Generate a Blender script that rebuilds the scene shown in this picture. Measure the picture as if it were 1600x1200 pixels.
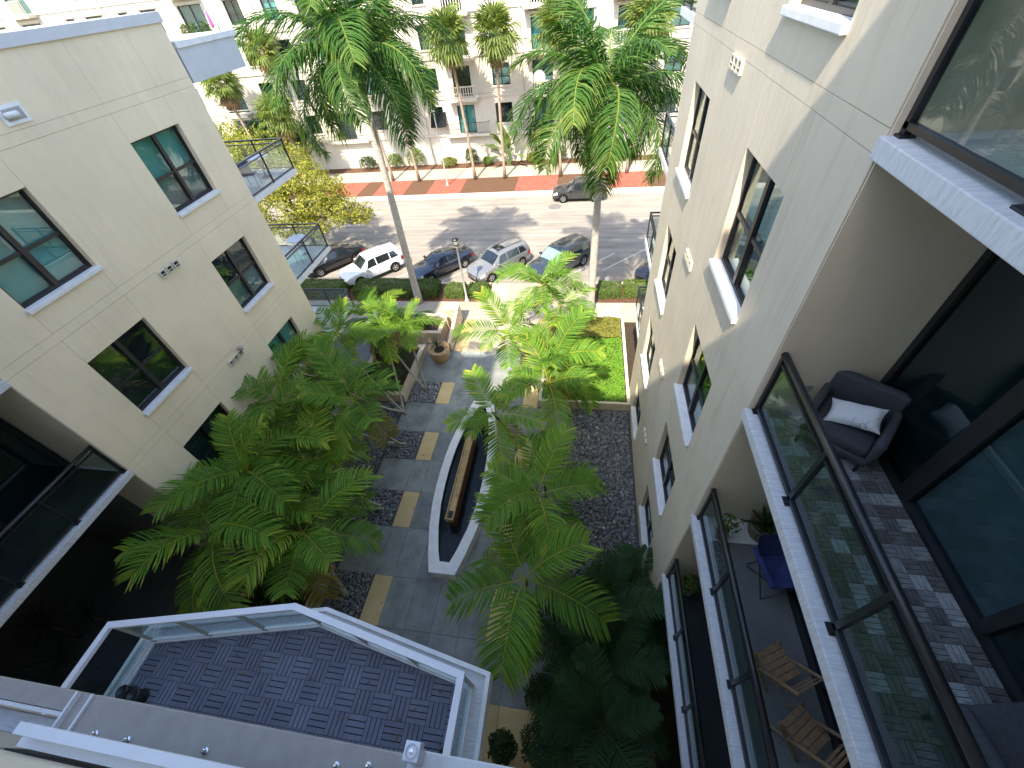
import bpy, bmesh, math, random
from mathutils import Vector, Matrix, Euler, noise
import numpy as np

# ------------------------------------------------------------------ camera, sky, sun, exposure
scene = bpy.context.scene
for o in list(bpy.data.objects):
    bpy.data.objects.remove(o, do_unlink=True)
C = scene.collection

cam_data = bpy.data.cameras.new('camera')
cam_data.sensor_width = 36.0
cam_data.lens = 14.3447
cam_data.clip_start = 0.02
cam_data.clip_end = 2000.0
cam = bpy.data.objects.new('camera', cam_data)
C.objects.link(cam)
CAM_R = Matrix(((0.98683099, -0.03947959, 0.15686285), (0.13668950, 0.72206340, -0.67818908), (-0.08649030, 0.69069950, 0.71795099)))
cam.matrix_world = Matrix.Translation((0, 0, 15.0)) @ CAM_R.to_4x4()
scene.camera = cam

SUN_TRAVEL = Vector((0.204, 1.0, -1.33)).normalized()      # direction the sunlight travels
SUN_EL = math.asin(-SUN_TRAVEL.z)
SUN_AZ = math.atan2(-SUN_TRAVEL.x, -SUN_TRAVEL.y)           # from +Y towards +X
world = bpy.data.worlds.new('World')
scene.world = world
world.use_nodes = True
wn = world.node_tree.nodes
wl = world.node_tree.links
for n in list(wn):
    wn.remove(n)
sky = wn.new('ShaderNodeTexSky')
sky.sky_type = 'NISHITA'
sky.sun_disc = False
sky.sun_elevation = SUN_EL
sky.sun_rotation = SUN_AZ
sky.air_density = 1.0
sky.dust_density = 1.7
sky.ozone_density = 1.0
bg = wn.new('ShaderNodeBackground')
bg.inputs['Strength'].default_value = 0.15
wo = wn.new('ShaderNodeOutputWorld')
wl.new(sky.outputs[0], bg.inputs['Color'])
wl.new(bg.outputs[0], wo.inputs['Surface'])

sun_data = bpy.data.lights.new('sun', 'SUN')
sun_data.energy = 2.9
sun_data.angle = math.radians(0.9)
sun_data.color = (1.0, 0.91, 0.76)
sun = bpy.data.objects.new('sun', sun_data)
C.objects.link(sun)
sun.rotation_euler = SUN_TRAVEL.to_track_quat('-Z', 'Y').to_euler()
sun.location = (-10, -30, 60)

scene.view_settings.view_transform = 'Standard'
scene.view_settings.look = 'None'
scene.view_settings.exposure = 1.90
scene.view_settings.gamma = 1.0
scene.view_settings.use_curve_mapping = False
scene.cycles.max_bounces = 8
scene.cycles.diffuse_bounces = 4
scene.cycles.glossy_bounces = 4
scene.cycles.transparent_max_bounces = 24
scene.cycles.transmission_bounces = 4

rnd = random.Random(7)

# ------------------------------------------------------------------ helpers: materials
MATS = {}

def new_mat(name):
    m = bpy.data.materials.new(name)
    m.use_nodes = True
    nt = m.node_tree
    for n in list(nt.nodes):
        nt.nodes.remove(n)
    out = nt.nodes.new('ShaderNodeOutputMaterial')
    MATS[name] = m
    return m, nt, out

def nd(nt, typ, **kw):
    n = nt.nodes.new(typ)
    for k, v in kw.items():
        if k.startswith('i_'):
            key = k[2:]
            key = int(key) if key.isdigit() else key
            n.inputs[key].default_value = v
        else:
            setattr(n, k, v)
    return n

def ramp(nt, fac, stops):
    r = nt.nodes.new('ShaderNodeValToRGB')
    e = r.color_ramp.elements
    while len(e) < len(stops):
        e.new(0.5)
    for i, (p, c) in enumerate(stops):
        e[i].position = p
        e[i].color = (c[0], c[1], c[2], 1)
    nt.links.new(fac, r.inputs[0])
    return r.outputs[0]

def coords(nt, scale=(1, 1, 1), obj=False):
    """world-position coordinates (or object coordinates), scaled"""
    if obj:
        t = nt.nodes.new('ShaderNodeTexCoord').outputs['Object']
    else:
        t = nt.nodes.new('ShaderNodeNewGeometry').outputs['Position']
    mp = nt.nodes.new('ShaderNodeMapping')
    mp.inputs['Scale'].default_value = scale
    nt.links.new(t, mp.inputs[0])
    return mp.outputs[0]

def noise_fac(nt, vec, scale, detail=4, rough=0.55):
    n = nd(nt, 'ShaderNodeTexNoise', i_Scale=scale, i_Detail=detail, i_Roughness=rough)
    nt.links.new(vec, n.inputs['Vector'])
    return n.outputs[0]

def mixc(nt, fac, a, b, mode='MIX'):
    m = nt.nodes.new('ShaderNodeMix')
    m.data_type = 'RGBA'
    m.blend_type = mode
    for sock, val in ((m.inputs[0], fac), (m.inputs[6], a), (m.inputs[7], b)):
        if isinstance(val, (int, float)):
            sock.default_value = val
        elif isinstance(val, (tuple, list)):
            sock.default_value = (val[0], val[1], val[2], 1)
        else:
            nt.links.new(val, sock)
    return m.outputs[2]

def bsdf(nt, out, color, rough=0.7, spec=0.5, metallic=0.0, bump=None, bump_str=0.3, bump_dist=0.01, coat=0.0):
    b = nt.nodes.new('ShaderNodeBsdfPrincipled')
    if isinstance(color, (tuple, list)):
        b.inputs['Base Color'].default_value = (color[0], color[1], color[2], 1)
    else:
        nt.links.new(color, b.inputs['Base Color'])
    if isinstance(rough, (int, float)):
        b.inputs['Roughness'].default_value = rough
    else:
        nt.links.new(rough, b.inputs['Roughness'])
    b.inputs['Specular IOR Level'].default_value = spec
    b.inputs['Metallic'].default_value = metallic
    b.inputs['Coat Weight'].default_value = coat
    b.inputs['Coat Roughness'].default_value = 0.05
    if bump is not None:
        bp = nt.nodes.new('ShaderNodeBump')
        bp.inputs['Strength'].default_value = bump_str
        bp.inputs['Distance'].default_value = bump_dist
        nt.links.new(bump, bp.inputs['Height'])
        nt.links.new(bp.outputs[0], b.inputs['Normal'])
    nt.links.new(b.outputs[0], out.inputs['Surface'])
    return b

def simple(name, color, rough=0.6, spec=0.5, metallic=0.0, var=0.12, scale=6.0, bump=0.0, bscale=60.0, coat=0.0, obj=False):
    """plain colour with soft large-scale variation, fine grain and optional relief"""
    m, nt, out = new_mat(name)
    v = coords(nt, obj=obj)
    n1 = noise_fac(nt, v, scale, 5, 0.6)
    d = [max(0.0, c * (1 - var)) for c in color]
    l = [min(1.0, c * (1 + var)) for c in color]
    col = ramp(nt, n1, [(0.3, d), (0.7, l)])
    bf = noise_fac(nt, v, bscale, 3, 0.6) if bump > 0 else None
    bsdf(nt, out, col, rough, spec, metallic, bf, bump, 0.01, coat)
    return m

# ------------------------------------------------------------------ materials
def mat_stucco(name, base, streak=0.5, relief=0.3):
    m, nt, out = new_mat(name)
    v = coords(nt)
    big = noise_fac(nt, v, 0.55, 4, 0.55)
    vs = coords(nt, (3.2, 3.2, 0.28))
    st = noise_fac(nt, vs, 2.2, 5, 0.65)
    d = [c * 0.86 for c in base]
    col = ramp(nt, big, [(0.3, d), (0.72, base)])
    grime = ramp(nt, st, [(0.50, (1, 1, 1)), (0.78, (0.72, 0.69, 0.63))])
    col = mixc(nt, streak, col, grime, 'MULTIPLY')
    fine = noise_fac(nt, v, 130, 3, 0.7)
    med = noise_fac(nt, coords(nt, (1, 1, 0.16)), 13, 4, 0.65)
    add = nd(nt, 'ShaderNodeMath', operation='ADD')
    mul = nd(nt, 'ShaderNodeMath', operation='MULTIPLY', i_1=2.0)
    mul.inputs[1].default_value = 3.0
    nt.links.new(med, mul.inputs[0])
    nt.links.new(fine, add.inputs[0])
    nt.links.new(mul.outputs[0], add.inputs[1])
    bsdf(nt, out, col, 0.88, 0.25, 0, add.outputs[0], relief, 0.008)
    return m

mat_stucco('stucco', (0.70, 0.61, 0.465), 0.55, 0.5)
mat_stucco('stucco_cream_bounce', (0.91, 0.765, 0.54), 0.25, 0.25)  # left wing cream, lightened so the colour carries bounced light
mat_stucco('stucco_side', (0.78, 0.69, 0.55), 0.15, 0.12)
mat_stucco('stucco_far', (0.62, 0.575, 0.48), 0.35)
mat_stucco('planter_stucco', (0.62, 0.50, 0.36), 0.6)
simple('groove', (0.26, 0.23, 0.19), 0.9, 0.2)
simple('white_trim', (0.74, 0.74, 0.73), 0.55, 0.4, var=0.10, scale=4, bump=0.12, bscale=40)
simple('coping', (0.55, 0.56, 0.58), 0.45, 0.5, var=0.06, scale=2)
simple('bronze_frame', (0.018, 0.018, 0.020), 0.38, 0.5, var=0.2)
simple('black_metal', (0.016, 0.017, 0.020), 0.30, 0.5, var=0.2)
simple('white_metal', (0.78, 0.80, 0.84), 0.35, 0.5, var=0.04)
simple('vent_plastic', (0.60, 0.55, 0.44), 0.6, 0.4, var=0.08)
simple('vent_hole', (0.03, 0.03, 0.03), 0.8, 0.2)
simple('blind_teal', (0.17, 0.38, 0.37), 0.75, 0.3, var=0.10, scale=1.5)
simple('blind_grey', (0.20, 0.23, 0.23), 0.85, 0.2, var=0.12, scale=3)
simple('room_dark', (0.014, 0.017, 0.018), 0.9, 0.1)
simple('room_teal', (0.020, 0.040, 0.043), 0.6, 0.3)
simple('chrome', (0.75, 0.76, 0.78), 0.12, 0.5, 1.0, var=0.02)

def mat_slabedge():
    """white painted concrete with brush streaks and chipped spots"""
    m, nt, out = new_mat('painted_slab')
    v = coords(nt, (1, 9, 1))
    st = noise_fac(nt, v, 6, 5, 0.7)
    col = ramp(nt, st, [(0.3, (0.47, 0.48, 0.49)), (0.6, (0.66, 0.66, 0.66))])
    chip = noise_fac(nt, coords(nt), 7, 6, 0.8)
    chipm = ramp(nt, chip, [(0.66, (0, 0, 0)), (0.70, (1, 1, 1))])
    col = mixc(nt, chipm, col, (0.20, 0.17, 0.15))
    bsdf(nt, out, col, 0.7, 0.3, 0, st, 0.3, 0.01)
mat_slabedge()

def mat_glass(name, tint, refl=1.45, base_refl=0.03, rough=0.0):
    m, nt, out = new_mat(name)
    tr = nd(nt, 'ShaderNodeBsdfTransparent')
    tr.inputs[0].default_value = (*tint, 1)
    gl = nd(nt, 'ShaderNodeBsdfGlossy')
    gl.inputs['Roughness'].default_value = rough
    gl.inputs[0].default_value = (0.92, 0.97, 0.98, 1)
    # both faces of the sheet reflect as air to glass (no inner total reflection, the ray is not bent)
    geo = nd(nt, 'ShaderNodeNewGeometry')
    ior = nd(nt, 'ShaderNodeMapRange')
    ior.inputs['To Min'].default_value = refl
    ior.inputs['To Max'].default_value = 1.0 / refl
    nt.links.new(geo.outputs['Backfacing'], ior.inputs['Value'])
    fr = nd(nt, 'ShaderNodeFresnel')
    nt.links.new(ior.outputs[0], fr.inputs['IOR'])
    ad = nd(nt, 'ShaderNodeMath', operation='ADD', i_1=base_refl, use_clamp=True)
    nt.links.new(fr.outputs[0], ad.inputs[0])
    mx = nd(nt, 'ShaderNodeMixShader')
    nt.links.new(ad.outputs[0], mx.inputs[0])
    nt.links.new(tr.outputs[0], mx.inputs[1])
    nt.links.new(gl.outputs[0], mx.inputs[2])
    nt.links.new(mx.outputs[0], out.inputs['Surface'])
mat_glass('window_glass', (0.80, 0.91, 0.90), 1.52, 0.01)
mat_glass('door_glass', (0.62, 0.72, 0.74), 1.5, 0.01)
mat_glass('rail_glass', (0.80, 0.87, 0.87), 1.40, 0.0)
mat_glass('rail_glass_grey', (0.84, 0.89, 0.88), 1.45, 0.02)

def mat_concrete(name, a, b, stain=0.5, scale=1.3, rough=0.8):
    m, nt, out = new_mat(name)
    oi = nd(nt, 'ShaderNodeObjectInfo')
    v = coords(nt)
    n1 = noise_fac(nt, v, scale, 6, 0.65)
    n2 = noise_fac(nt, v, scale * 14, 4, 0.6)
    col = ramp(nt, n1, [(0.3, a), (0.7, b)])
    col = mixc(nt, 0.35, col, ramp(nt, n2, [(0.3, (0.72, 0.72, 0.72)), (0.7, (1.05, 1.05, 1.05))]), 'MULTIPLY')
    tone = ramp(nt, oi.outputs['Random'], [(0, (0.86, 0.86, 0.86)), (1, (1.10, 1.10, 1.10))])
    col = mixc(nt, 1.0, col, tone, 'MULTIPLY')
    bsdf(nt, out, col, rough, 0.35, 0, n2, 0.15, 0.004)
mat_concrete('grey_slab', (0.17, 0.185, 0.175), (0.34, 0.355, 0.335))
mat_concrete('yellow_slab', (0.64, 0.46, 0.21), (0.74, 0.56, 0.29))
mat_concrete('light_slab', (0.33, 0.285, 0.22), (0.46, 0.405, 0.32))
mat_concrete('kerb_concrete', (0.46, 0.42, 0.34), (0.60, 0.55, 0.46))
mat_concrete('grey_floor', (0.13, 0.13, 0.13), (0.19, 0.19, 0.185))
mat_concrete('deck_blue', (0.125, 0.140, 0.190), (0.170, 0.188, 0.245), 0.5, 2.2, 0.6)
mat_concrete('carpet', (0.020, 0.021, 0.024), (0.034, 0.035, 0.038), 0.5, 3)

def mat_road():
    m, nt, out = new_mat('road_surface')
    v = coords(nt)
    vs = coords(nt, (0.10, 1.1, 1))
    st = noise_fac(nt, vs, 2.2, 6, 0.6)
    n2 = noise_fac(nt, v, 40, 3, 0.7)
    n3 = noise_fac(nt, v, 0.35, 5, 0.6)
    col = ramp(nt, st, [(0.32, (0.22, 0.195, 0.165)), (0.68, (0.35, 0.315, 0.268))])
    col = mixc(nt, 0.6, col, ramp(nt, n3, [(0.35, (0.80, 0.80, 0.80)), (0.65, (1.06, 1.05, 1.03))]), 'MULTIPLY')
    col = mixc(nt, 0.5, col, ramp(nt, n2, [(0.3, (0.75, 0.75, 0.75)), (0.7, (1.1, 1.1, 1.1))]), 'MULTIPLY')
    bsdf(nt, out, col, 0.85, 0.25, 0, n2, 0.2, 0.004)
mat_road()

def mat_brick():
    m, nt, out = new_mat('red_brick_paving')
    v = coords(nt)
    b = nd(nt, 'ShaderNodeTexBrick', i_Scale=1.0)
    b.inputs['Brick Width'].default_value = 0.22
    b.inputs['Row Height'].default_value = 0.11
    b.inputs['Mortar Size'].default_value = 0.008
    b.inputs['Color1'].default_value = (0.29, 0.070, 0.045, 1)
    b.inputs['Color2'].default_value = (0.36, 0.105, 0.07, 1)
    b.inputs['Mortar'].default_value = (0.25, 0.13, 0.10, 1)
    nt.links.new(v, b.inputs['Vector'])
    n = noise_fac(nt, v, 1.5, 4)
    col = mixc(nt, 0.6, b.outputs[0], ramp(nt, n, [(0.3, (0.75, 0.75, 0.75)), (0.7, (1.1, 1.1, 1.1))]), 'MULTIPLY')
    bsdf(nt, out, col, 0.85, 0.2)
mat_brick()
simple('mulch', (0.115, 0.065, 0.040), 0.95, 0.1, var=0.55, scale=22, bump=0.9, bscale=45)
simple('soil', (0.055, 0.040, 0.028), 0.95, 0.1, var=0.4, scale=14, bump=0.6)
simple('ground', (0.20, 0.19, 0.16), 0.95, 0.1, var=0.2, scale=0.3)
simple('line_paint', (0.50, 0.48, 0.44), 0.8, 0.2, var=0.12, scale=9)
simple('terracotta', (0.52, 0.33, 0.18), 0.8, 0.3, var=0.16, scale=5, bump=0.2)
simple('grey_pot', (0.09, 0.095, 0.10), 0.7, 0.3)
simple('beige_pot', (0.20, 0.17, 0.13), 0.7, 0.3)
simple('corten', (0.095, 0.040, 0.022), 0.7, 0.3, var=0.4, scale=8)
simple('brass_trough', (0.44, 0.31, 0.14), 0.6, 0.4, 0.2, var=0.25, scale=7)
simple('basin_lining', (0.012, 0.017, 0.018), 0.5, 0.4)
simple('deck_base', (0.010, 0.012, 0.018), 0.9, 0.1)
simple('chair_wood', (0.25, 0.155, 0.085), 0.6, 0.3, var=0.25, scale=12)
simple('chair_fabric', (0.075, 0.078, 0.090), 0.9, 0.1, var=0.15, scale=30, bump=0.2)
simple('camp_fabric', (0.045, 0.062, 0.19), 0.8, 0.2, var=0.15, scale=6)
simple('umbrella_fabric', (0.10, 0.13, 0.28), 0.8, 0.2)
simple('car_tyre', (0.012, 0.012, 0.012), 0.85, 0.2)
simple('car_rim', (0.55, 0.56, 0.58), 0.3, 0.5, 0.8, var=0.05)
simple('car_dark_trim', (0.014, 0.014, 0.015), 0.5, 0.4)
simple('car_glass', (0.010, 0.014, 0.018), 0.04, 0.9, var=0.05)
simple('sunshade', (0.20, 0.40, 0.38), 0.35, 0.5, var=0.06)
simple('lamp_lens', (0.75, 0.77, 0.80), 0.1, 0.6)
simple('tail_lens', (0.35, 0.02, 0.02), 0.15, 0.6)
simple('plate', (0.65, 0.66, 0.66), 0.4)
simple('lamp_metal', (0.34, 0.34, 0.33), 0.45, 0.5, var=0.05)
simple('lamp_glass', (0.62, 0.62, 0.58), 0.3, 0.5)
simple('cover_iron', (0.16, 0.15, 0.14), 0.7)
simple('ledge_stucco', (0.40, 0.37, 0.33), 0.9, 0.2, var=0.08, bump=0.3, bscale=120)
simple('sign_white', (0.80, 0.80, 0.78), 0.5)
simple('sign_yellow', (0.80, 0.55, 0.10), 0.5)
simple('pink_cloth', (0.55, 0.08, 0.30), 0.8)
for nm, c in (('paint_black', (0.010, 0.011, 0.014)), ('paint_white', (0.78, 0.79, 0.80)), ('paint_navy', (0.022, 0.030, 0.050)),
              ('paint_silver', (0.20, 0.205, 0.215)), ('paint_slate', (0.035, 0.048, 0.062)), ('paint_graphite', (0.028, 0.029, 0.030))):
    simple(nm, c, 0.28, 0.5, 0.25 if nm in ('paint_silver', 'paint_slate', 'paint_navy') else 0.0, var=0.03, coat=1.0)

def mat_weathered_tile():
    m, nt, out = new_mat('deck_weathered')
    oi = nd(nt, 'ShaderNodeObjectInfo')
    v = coords(nt, (2.5, 30, 2.5), obj=True)
    gr = noise_fac(nt, v, 3, 4, 0.7)
    base = ramp(nt, oi.outputs['Random'], [(0.0, (0.115, 0.105, 0.10)), (0.5, (0.17, 0.165, 0.165)), (0.75, (0.25, 0.25, 0.26)), (1.0, (0.40, 0.41, 0.42))])
    grain = ramp(nt, gr, [(0.32, (0.30, 0.29, 0.29)), (0.60, (1.25, 1.25, 1.25))])
    col = mixc(nt, 0.9, base, grain, 'MULTIPLY')
    bsdf(nt, out, col, 0.7, 0.3, 0, gr, 0.3, 0.004)
mat_weathered_tile()

def mat_pillow():
    m, nt, out = new_mat('pillow_print')
    v = coords(nt, obj=True)
    vo = nd(nt, 'ShaderNodeTexVoronoi', feature='DISTANCE_TO_EDGE', i_Scale=7.0)
    n = nd(nt, 'ShaderNodeTexNoise', i_Scale=5.0)
    nt.links.new(v, n.inputs['Vector'])
    mx = nd(nt, 'ShaderNodeMixRGB', i_0=0.3)
    nt.links.new(v, mx.inputs[1]); nt.links.new(n.outputs[1], mx.inputs[2])
    nt.links.new(mx.outputs[0], vo.inputs['Vector'])
    ln = ramp(nt, vo.outputs[0], [(0.0, (0.30, 0.31, 0.36)), (0.05, (0.72, 0.74, 0.76))])
    n2 = noise_fac(nt, v, 4, 3)
    fade = ramp(nt, n2, [(0.48, (0, 0, 0)), (0.6, (1, 1, 1))])
    col = mixc(nt, fade, (0.74, 0.76, 0.78), ln)
    bsdf(nt, out, col, 0.85, 0.2)
mat_pillow()

def mat_leaf(name, dark, light, tip, trans=0.28, rough=0.5, spec=0.18):
    """foliage: colour varies leaf by leaf (tone attribute), plant by plant and along the blade"""
    m, nt, out = new_mat(name)
    at = nd(nt, 'ShaderNodeAttribute', attribute_name='tone')
    oi = nd(nt, 'ShaderNodeObjectInfo')
    ad = nd(nt, 'ShaderNodeMath', operation='MULTIPLY_ADD', i_1=0.35, i_2=-0.175)
    nt.links.new(oi.outputs['Random'], ad.inputs[0])
    ad2 = nd(nt, 'ShaderNodeMath', operation='ADD', use_clamp=True)
    nt.links.new(ad.outputs[0], ad2.inputs[0])
    nt.links.new(at.outputs['Fac'], ad2.inputs[1])
    col = ramp(nt, ad2.outputs[0], [(0.0, dark), (0.6, light), (1.0, tip)])
    b = bsdf(nt, out, col, rough, spec)
    tl = nd(nt, 'ShaderNodeBsdfTranslucent')
    tc = mixc(nt, 1.0, col, (1.25, 1.35, 0.55), 'MULTIPLY')
    nt.links.new(tc, tl.inputs[0])
    mx = nd(nt, 'ShaderNodeMixShader', i_0=trans)
    nt.links.new(b.outputs[0], mx.inputs[1])
    nt.links.new(tl.outputs[0], mx.inputs[2])
    nt.links.new(mx.outputs[0], out.inputs['Surface'])
mat_leaf('leaf_palm', (0.050, 0.130, 0.020), (0.160, 0.300, 0.034), (0.44, 0.42, 0.05), 0.32)
mat_leaf('leaf_palm_dark', (0.020, 0.050, 0.020), (0.042, 0.092, 0.030), (0.085, 0.14, 0.04), 0.2)  # dark fronds, colour lowered further to carry the corner's deep shade
mat_leaf('leaf_royal', (0.022, 0.070, 0.016), (0.065, 0.150, 0.026), (0.20, 0.24, 0.05), 0.25)
mat_leaf('leaf_old', (0.14, 0.14, 0.03), (0.26, 0.24, 0.055), (0.36, 0.28, 0.09), 0.25)
mat_leaf('leaf_fan', (0.085, 0.125, 0.035), (0.185, 0.240, 0.060), (0.36, 0.36, 0.10), 0.35)
mat_leaf('leaf_dead', (0.16, 0.10, 0.055), (0.26, 0.17, 0.09), (0.34, 0.25, 0.14), 0.15, 0.8, 0.1)
mat_leaf('leaf_tree', (0.085, 0.130, 0.025), (0.255, 0.265, 0.045), (0.55, 0.46, 0.075), 0.38)
mat_leaf('leaf_hedge', (0.055, 0.095, 0.025), (0.125, 0.195, 0.042), (0.22, 0.27, 0.06), 0.28)
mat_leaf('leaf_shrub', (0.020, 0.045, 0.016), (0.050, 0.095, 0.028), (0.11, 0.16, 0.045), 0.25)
mat_leaf('leaf_lawn', (0.09, 0.20, 0.025), (0.18, 0.36, 0.035), (0.32, 0.46, 0.06), 0.35)
mat_leaf('leaf_lime', (0.16, 0.17, 0.04), (0.30, 0.29, 0.06), (0.46, 0.40, 0.10), 0.35)
mat_leaf('leaf_yucca', (0.035, 0.055, 0.040), (0.070, 0.100, 0.070), (0.12, 0.15, 0.10), 0.15)

def mat_trunk(name, a, b, ring=12.0):
    m, nt, out = new_mat(name)
    v = coords(nt)
    w = nd(nt, 'ShaderNodeTexWave', wave_type='BANDS', bands_direction='Z', i_Scale=ring / 6.28, i_Distortion=1.2, i_Detail=2.0)
    w.inputs['Detail Scale'].default_value = 2.0
    nt.links.new(v, w.inputs['Vector'])
    n = noise_fac(nt, v, 6, 5, 0.6)
    col = ramp(nt, n, [(0.3, a), (0.7, b)])
    col = mixc(nt, 0.35, col, ramp(nt, w.outputs[0], [(0.0, (0.62, 0.62, 0.62)), (0.25, (1, 1, 1))]), 'MULTIPLY')
    bsdf(nt, out, col, 0.85, 0.2, 0, w.outputs[0], 0.3, 0.01)
mat_trunk('trunk_royal', (0.34, 0.31, 0.27), (0.52, 0.48, 0.42), 16)
mat_trunk('trunk_palm', (0.30, 0.28, 0.22), (0.46, 0.43, 0.36), 30)
mat_trunk('trunk_fan', (0.22, 0.16, 0.11), (0.40, 0.31, 0.23), 22)
mat_trunk('trunk_wood', (0.12, 0.09, 0.065), (0.22, 0.18, 0.14), 5)
simple('crownshaft', (0.12, 0.19, 0.055), 0.4, 0.5, var=0.2)
simple('rachis', (0.30, 0.30, 0.075), 0.5, 0.4, var=0.15)

def mat_pebble():
    m, nt, out = new_mat('pebble_stone')
    at = nd(nt, 'ShaderNodeAttribute', attribute_name='tone')
    col = ramp(nt, at.outputs['Fac'], [(0.0, (0.085, 0.088, 0.10)), (0.6, (0.23, 0.235, 0.255)), (0.93, (0.36, 0.36, 0.37)), (1.0, (0.52, 0.50, 0.47))])
    bsdf(nt, out, col, 0.5, 0.45)
mat_pebble()

def mat_water():
    m, nt, out = new_mat('fountain_water')
    v = coords(nt)
    n = noise_fac(nt, v, 7, 3, 0.5)
    b = bsdf(nt, out, (0.006, 0.010, 0.011), 0.05, 0.22, 0, n, 0.35, 0.03)
mat_water()

# ------------------------------------------------------------------ helpers: geometry and objects
class MB:
    """collects boxes, tubes, strips and builds ONE mesh object from them"""
    def __init__(s):
        s.v = []; s.f = []; s.tone = []
    def add(s, vs, fs, tone=None):
        o = len(s.v)
        s.v.extend(vs)
        s.f.extend([tuple(i + o for i in f) for f in fs])
        s.tone.extend([0.5 if tone is None else tone] * len(fs))
        return s
    def box(s, x0, x1, y0, y1, z0, z1):
        if x0 > x1: x0, x1 = x1, x0
        if y0 > y1: y0, y1 = y1, y0
        if z0 > z1: z0, z1 = z1, z0
        return s.add([(x0, y0, z0), (x1, y0, z0), (x1, y1, z0), (x0, y1, z0), (x0, y0, z1), (x1, y0, z1), (x1, y1, z1), (x0, y1, z1)],
                     [(0, 3, 2, 1), (4, 5, 6, 7), (0, 1, 5, 4), (1, 2, 6, 5), (2, 3, 7, 6), (3, 0, 4, 7)])
    def bbox(s, x0, x1, y0, y1, z0, z1, b=0.01):
        """box with chamfered edges"""
        bm = bmesh.new()
        bmesh.ops.create_cube(bm, size=1.0)
        for v in bm.verts:
            v.co = Vector(((x0 + x1) / 2 + v.co.x * (x1 - x0), (y0 + y1) / 2 + v.co.y * (y1 - y0), (z0 + z1) / 2 + v.co.z * (z1 - z0)))
        bmesh.ops.bevel(bm, geom=list(bm.edges), offset=b, segments=2, affect='EDGES', profile=0.6)
        bm.verts.index_update()
        s.add([tuple(v.co) for v in bm.verts], [[v.index for v in f.verts] for f in bm.faces])
        bm.free()
        return s
    def prism(s, poly, z0, z1):
        n = len(poly)
        vs = [(p[0], p[1], z0) for p in poly] + [(p[0], p[1], z1) for p in poly]
        fs = [tuple(range(n - 1, -1, -1)), tuple(range(n, 2 * n))] + [(i, (i + 1) % n, n + (i + 1) % n, n + i) for i in range(n)]
        return s.add(vs, fs)
    def ring(s, outer, inner, z0, z1):
        """closed wall between two outlines with the same point count"""
        n = len(outer)
        vs = [(p[0], p[1], z0) for p in outer] + [(p[0], p[1], z1) for p in outer] + [(p[0], p[1], z0) for p in inner] + [(p[0], p[1], z1) for p in inner]
        fs = []
        for i in range(n):
            j = (i + 1) % n
            fs += [(i, j, n + j, n + i), (n + i, n + j, 3 * n + j, 3 * n + i), (3 * n + i, 3 * n + j, 2 * n + j, 2 * n + i), (2 * n + i, 2 * n + j, j, i)]
        return s.add(vs, fs)
    def tube(s, pts, rad, n=8, cap=True, tone=None):
        pts = [Vector(p) for p in pts]
        if isinstance(rad, (int, float)): rad = [rad] * len(pts)
        vs = []; fs = []
        ref = None
        for i, p in enumerate(pts):
            t = (pts[min(i + 1, len(pts) - 1)] - pts[max(i - 1, 0)]).normalized()
            if ref is None:
                ref = Vector((0, 0, 1)) if abs(t.z) < 0.9 else Vector((1, 0, 0))
                a = t.cross(ref).normalized()
            else:
                a = (a - t * a.dot(t)).normalized()
            b = t.cross(a)
            for k in range(n):
                an = 2 * math.pi * k / n
                vs.append(tuple(p + (a * math.cos(an) + b * math.sin(an)) * rad[i]))
        for i in range(len(pts) - 1):
            for k in range(n):
                k2 = (k + 1) % n
                fs.append((i * n + k, i * n + k2, (i + 1) * n + k2, (i + 1) * n + k))
        if cap:
            fs.append(tuple(range(n - 1, -1, -1)))
            m = (len(pts) - 1) * n
            fs.append(tuple(range(m, m + n)))
        return s.add(vs, fs, tone)
    def bar(s, a, b, w, h, up=(0, 0, 1)):
        """rectangular bar from a to b, w across, h along up"""
        a = Vector(a); b = Vector(b); t = (b - a).normalized(); up = Vector(up)
        x = t.cross(up)
        if x.length < 1e-4: x = t.cross(Vector((1, 0, 0)))
        x.normalize(); y = x.cross(t).normalized()
        vs = []
        for p in (a, b):
            for sx, sy in ((-1, -1), (1, -1), (1, 1), (-1, 1)):
                vs.append(tuple(p + x * sx * w / 2 + y * sy * h / 2))
        return s.add(vs, [(3, 2, 1, 0), (4, 5, 6, 7), (0, 1, 5, 4), (1, 2, 6, 5), (2, 3, 7, 6), (3, 0, 4, 7)])
    def lathe(s, prof, n=20, center=(0, 0), cap=True):
        vs = []; fs = []
        for r, z in prof:
            for k in range(n):
                a = 2 * math.pi * k / n
                vs.append((center[0] + r * math.cos(a), center[1] + r * math.sin(a), z))
        for i in range(len(prof) - 1):
            for k in range(n):
                k2 = (k + 1) % n
                fs.append((i * n + k, i * n + k2, (i + 1) * n + k2, (i + 1) * n + k))
        if cap and prof[0][0] > 1e-4: fs.append(tuple(range(n - 1, -1, -1)))
        if cap and prof[-1][0] > 1e-4: fs.append(tuple(range((len(prof) - 1) * n, len(prof) * n)))
        return s.add(vs, fs)
    def mesh(s, name='mesh', tone=False, smooth=False):
        me = bpy.data.meshes.new(name)
        me.from_pydata(s.v, [], s.f)
        if tone:
            at = me.attributes.new('tone', 'FLOAT', 'FACE')
            at.data.foreach_set('value', np.array(s.tone, dtype=np.float32))
        if smooth:
            me.polygons.foreach_set('use_smooth', [True] * len(me.polygons))
        me.update()
        return me
    def build(s, name, mat, parent=None, tone=False, smooth=False, loc=None):
        me = s.mesh(name, tone, smooth)
        return put(name, me, mat, parent, loc)

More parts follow.
